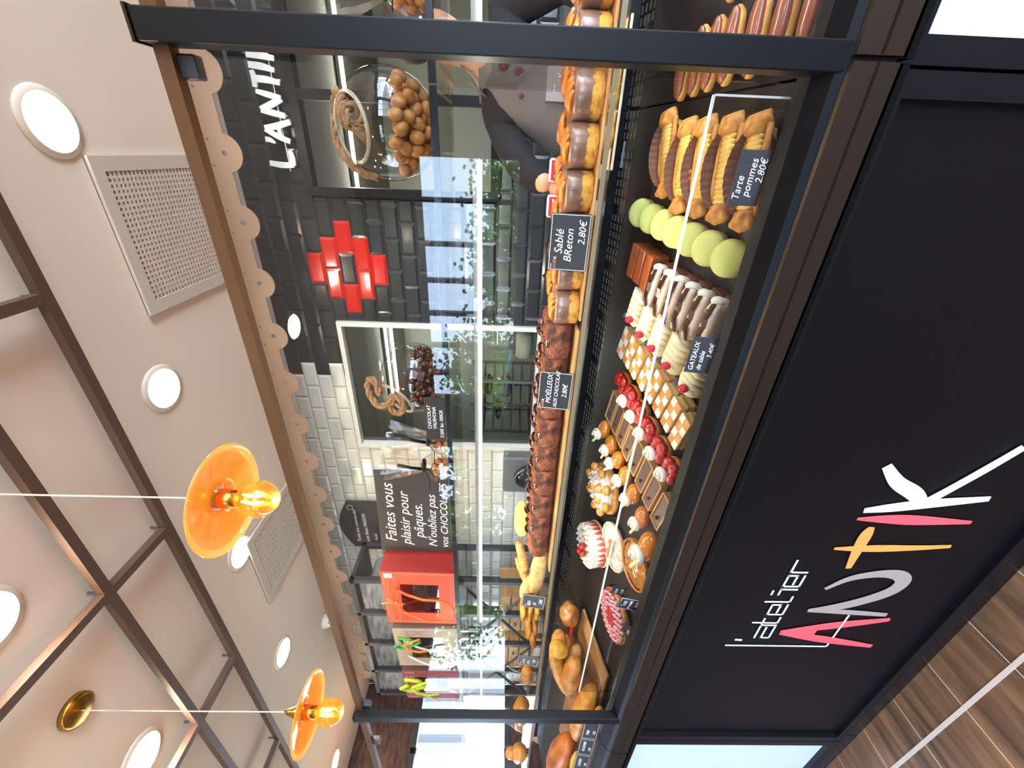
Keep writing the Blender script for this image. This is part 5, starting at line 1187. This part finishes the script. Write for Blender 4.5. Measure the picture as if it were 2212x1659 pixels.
# face
b = B(); b.sm = True; b.blob((.165, -.20, 1.69), (.012, .018, .018), 12, 8); b.build('nose', skin, pt)
for s_ in (-1, 1):
    b = B(); b.sm = True; b.blob((.165+s_*.032, -.178, 1.715), (.012, .008, .007), 12, 8); b.build('eye', M('eye', (230, 226, 220), .3), pt)
b = B(); b.sm = True; b.blob((.165, -.178, 1.652), (.024, .008, .006), 12, 8); b.build('mouth', M('lips', (170, 90, 84), .4), pt)
def hand(c, d, s_):
    c = Vector(c); d = Vector(d).normalized(); sd_ = d.cross(Vector((0, 0, 1))).normalized(); up_ = sd_.cross(d)
    vs = [c, c+d*.04, c+d*.085]; es = [(0, 1), (1, 2)]; rs = [(.022, .026), (.020, .034), (.016, .034)]
    for k, (o_, L_) in enumerate(((-.028, .062), (-.010, .072), (.010, .068), (.027, .054))):
        b0 = c+d*.085+sd_*o_; i = len(vs); vs += [b0, b0+d*L_*.45-up_*.008, b0+d*L_*.8-up_*.026, b0+d*L_*.9-up_*.045]; es += [(2, i), (i, i+1), (i+1, i+2), (i+2, i+3)]; rs += [.010, .0095, .0088, .0075]
    i = len(vs); vs += [c+d*.03+sd_*s_*.032, c+d*.055+sd_*s_*.05-up_*.015, c+d*.08+sd_*s_*.052-up_*.028]; es += [(1, i), (i, i+1), (i+1, i+2)]; rs += [.012, .011, .009]
    skin_body([tuple(v) for v in vs], es, rs, 'hand', skin, pt, 1)
hand((-.30, -.335, 1.265), (.05, -.55, -.6), 1); hand((.255, -.27, 1.175), (-.4, -.8, .0), -1)
# apron: bib, skirt, strap, pocket with lettering, berry print
b = B(); b.sm = True; n = 16; rows = []
for j, (z, wd, yy, cx__) in enumerate([(1.53, .10, -.115, .075), (1.45, .125, -.150, .055), (1.36, .165, -.162, .035), (1.26, .20, -.160, .015), (1.16, .205, -.152, .005), (1.02, .20, -.152, 0), (.80, .22, -.160, 0), (.60, .24, -.165, 0)]):
    row = []
    for i in range(n+1):
        u = -1+2*i/n; row.append(b.bm.verts.new((cx__+wd*math.sin(u*1.15)/math.sin(1.15), yy+.11*(1-math.cos(u*1.25))+.003*math.sin(u*9+z*8), z)))
    rows.append(row)
fs = []
for A_, B_ in zip(rows, rows[1:]):
    for i in range(n): fs.append(b.bm.faces.new((A_[i], A_[i+1], B_[i+1], B_[i])))
b._fin(fs); ap = b.build('apron', apron, pt); sd_ = ap.modifiers.new('t', 'SOLIDIFY'); sd_.thickness = .004
b = B(); b.sm = True; b.tube([(-.01, -.115, 1.50), (.03, -.10, 1.56), (.10, -.09, 1.60)], .010, 6, flat=.3); b.tube([(.16, -.10, 1.50), (.17, -.11, 1.56), (.18, -.11, 1.60)], .010, 6, flat=.3); b.build('apron_strap', apron, pt)
b = B(); b.sm = True; b.tube([(-.19, -.05, 1.10), (-.10, -.13, 1.105), (0, -.152, 1.11), (.10, -.14, 1.115), (.19, -.06, 1.12)], .012, 8, flat=.5); b.blob((.03, -.17, 1.11), (.03, .014, .018), 14, 10, .2, 30); b.tube([(.03, -.17, 1.11), (.01, -.178, 1.06), (.02, -.176, 1.0)], .006, 6); b.build('apron_tie', apron, pt)
pk_ = B().rbox((0, 0, 0), (.15, .003, .085), .002).build('pocket', M('pocket_grey', (140, 132, 130), .85, bump=(500, .3, .001)), pt, (.055, -.166, 1.245), (.06, 0, .02))
for s_, mm, x in (('A', lred, 0), ('N', lbr, .013), ('T', lor, .027), ('I', lred, .037), ('K', chalk_white, .043)): text(s_, .022, mm, pk_, (-.045+x, -.0022, -.012), (PI/2, 0, 0), .1, name='logo')
text("l'atelier", .008, chalk_white, pk_, (-.045, -.0022, .012), (PI/2, 0, 0), 0)
b = B(); b.sm = True
for (x, z, r) in ((.09, 1.44, .020), (.065, 1.385, .017), (.03, 1.365, .013), (-.005, 1.375, .009)): b.lathe([(r, 0), (r*.8, .0018), (.001, .0022)], 14, (x, -.158, z), Matrix.Rotation(PI/2, 3, 'X'))
b.build('berry_print', M('berry_print', (96, 34, 36), .8), pt)
# ------------------------------------------------------------------ customer side and outside
t = thing('spiky_plant', 'spiky leaved plant in a dark pot by the front windows', 'plant', (-.95, -3.55, 0))
b = B(); b.lathe([(.12, 0), (.16, .8), (.15, .82), (.12, .78)], 24); b.build('pot', dark_grey, t)
b = B(); b.tube([(0, 0, .7), (0.01, 0, 1.1), (0, .01, 1.45)], .02, 8); b.build('stem', M('stem', (70, 56, 40), .8), t)
b = B()
for k in range(70):
    a = random.random()*2*PI; el = random.uniform(-.3, 1.3); L_ = random.uniform(.3, .48); d = Vector((math.cos(a)*math.cos(el), math.sin(a)*math.cos(el), math.sin(el))); s_ = d.cross(Vector((0, 0, 1))).normalized()*.016; o = Vector((0, 0, 1.45+.12*random.random()))
    b.face([o-s_*.6, o+d*L_*.4-s_, o+d*L_+Vector((0, 0, -.05)), o+d*L_*.4+s_])
b.build('leaves', M('leaf_dark', (30, 44, 26), .5), t)
grass = M('paving', (140, 138, 132), .9, var=(2, (124, 132, 104), .5, .7)); 
struct(B().box((-10, -30, -.15), (120, 52, .1)).build('ground', grass)); struct(B().box((-35, 10, -.16), (57, 60, .1)).build('ground_side', grass))
leafm = M('leaf_green', (104, 146, 60), .7, var=(1.5, (150, 182, 92), .4, .6)); bark = M('bark', (84, 66, 50), .9)
def tree(x, y, h, r, lab, seed, n=1500, squash=1.0):
    rnd = random.Random(seed); t = thing('tree', lab, 'tree', (x, y, -.1), 0, 'trees outside')
    b = B(); b.sm = True; b.tube([(0, 0, 0), (.05, 0, h*.4), (0, .05, h*.75)], [r*.09, r*.07, r*.03], 8)
    for k in range(6): a = k*1.05; b.tube([(0, 0, h*.4+k*.1), (r*.4*math.cos(a), r*.4*math.sin(a), h*.62), (r*.7*math.cos(a), r*.7*math.sin(a), h*.8)], [r*.04, r*.025, r*.01], 6)
    b.build('trunk', bark, t)
    b = B(); cen = [Vector((rnd.uniform(-r, r)*.6, rnd.uniform(-r, r)*.6, h-r*squash+rnd.uniform(-r, r)*.55*squash)) for _ in range(12)]
    for k in range(n):
        c = rnd.choice(cen); p = c+Vector((rnd.gauss(0, 1), rnd.gauss(0, 1), rnd.gauss(0, 1)*squash))*r*.25; s_ = r*.052
        u = Vector((rnd.uniform(-1, 1), rnd.uniform(-1, 1), rnd.uniform(-1, 1))).normalized()*s_; v = u.orthogonal().normalized()*s_
        b.face([p-u, p+v, p+u, p-v])
    b.build('foliage', leafm, t)
for i, (x, y, h, r) in enumerate([(-1.5, -13, 2.9, 1.5), (-4.2, -14, 3.2, 1.7), (-7.5, -14, 3.9, 1.9), (-10.5, -15, 3.7, 1.9), (-14.5, -15, 4.6, 2.4), (-20, -14, 6.2, 3.2), (-25, -16, 5.6, 3.0), (2.2, -14, 2.9, 1.6), (-29, -4, 4.4, 2.0), (-26, 3.4, 4.5, 1.5), (-14, 14, 4.5, 2.0)]):
    tree(x, y, h*.95 if i < 2 else h*1.05, r*1.05, 'green tree outside, ' + ['low and bushy, behind the spiky plant', 'seen past the first window bars', 'seen past the middle window bars', 'left of the middle of the long window', 'next to the window pier', 'tall with open branches, in the far window', 'at the far end of the front windows', 'outside the right end of the long window', 'beyond the white slatted building', 'pale conifer beyond the side window', 'behind the shop'][i], i+5, 3600 if i < 8 else 1500, 1.0 if i != 9 else 1.6)
t = thing('slatted_building', 'white slatted building outside the side window', 'building', (-13.0, 1.6, 0))
B().box((0, 0, 1.1), (.6, 9.0, 2.1)).build('wall', M('slat_white', (236, 238, 240), .6), t)
b = B()
for k in range(9): b.box((.31, 0, .25+.22*k), (.02, 9.0, .018))
for k in range(15): b.box((.312, -4.2+.6*k, 1.1), (.02, .03, 2.1))
b.build('slat_lines', M('slat_grey', (150, 160, 166), .6), t)
t = thing('parked_car', 'white car parked outside the long front window', 'car', (-5.4, -9.0, -.1))
b = B(); b.sm = True; b.blob((0, 0, .72), (2.0, .85, .42), 32, 16, power=.6).build('body', M('car_white', (228, 232, 236), .25, coat=.6), t)
b = B(); b.sm = True; b.blob((-.1, 0, 1.12), (1.1, .72, .42), 28, 14, power=.7).build('windows', M('car_glass', (40, 48, 56), .1), t)
for (x, y) in ((-1.2, .8), (1.2, .8), (-1.2, -.8), (1.2, -.8)): b = B(); b.sm = True; b.lathe([(.1, -.1), (.32, -.1), (.32, .1), (.1, .1)], 24, (x, y, .42), Matrix.Rotation(PI/2, 3, 'X')); b.build('wheel', black_gloss, t)
t = thing('lamp_post', 'thin lamp post outside the long front window', 'lamp post', (-6.3, -9.5, 0)); B().tube([(0, 0, 0), (0, 0, 4.3)], .05, 8).build('pole', steel, t); B().box((.3, 0, 4.3), (.7, .12, .06)).build('lamp_head', steel, t)
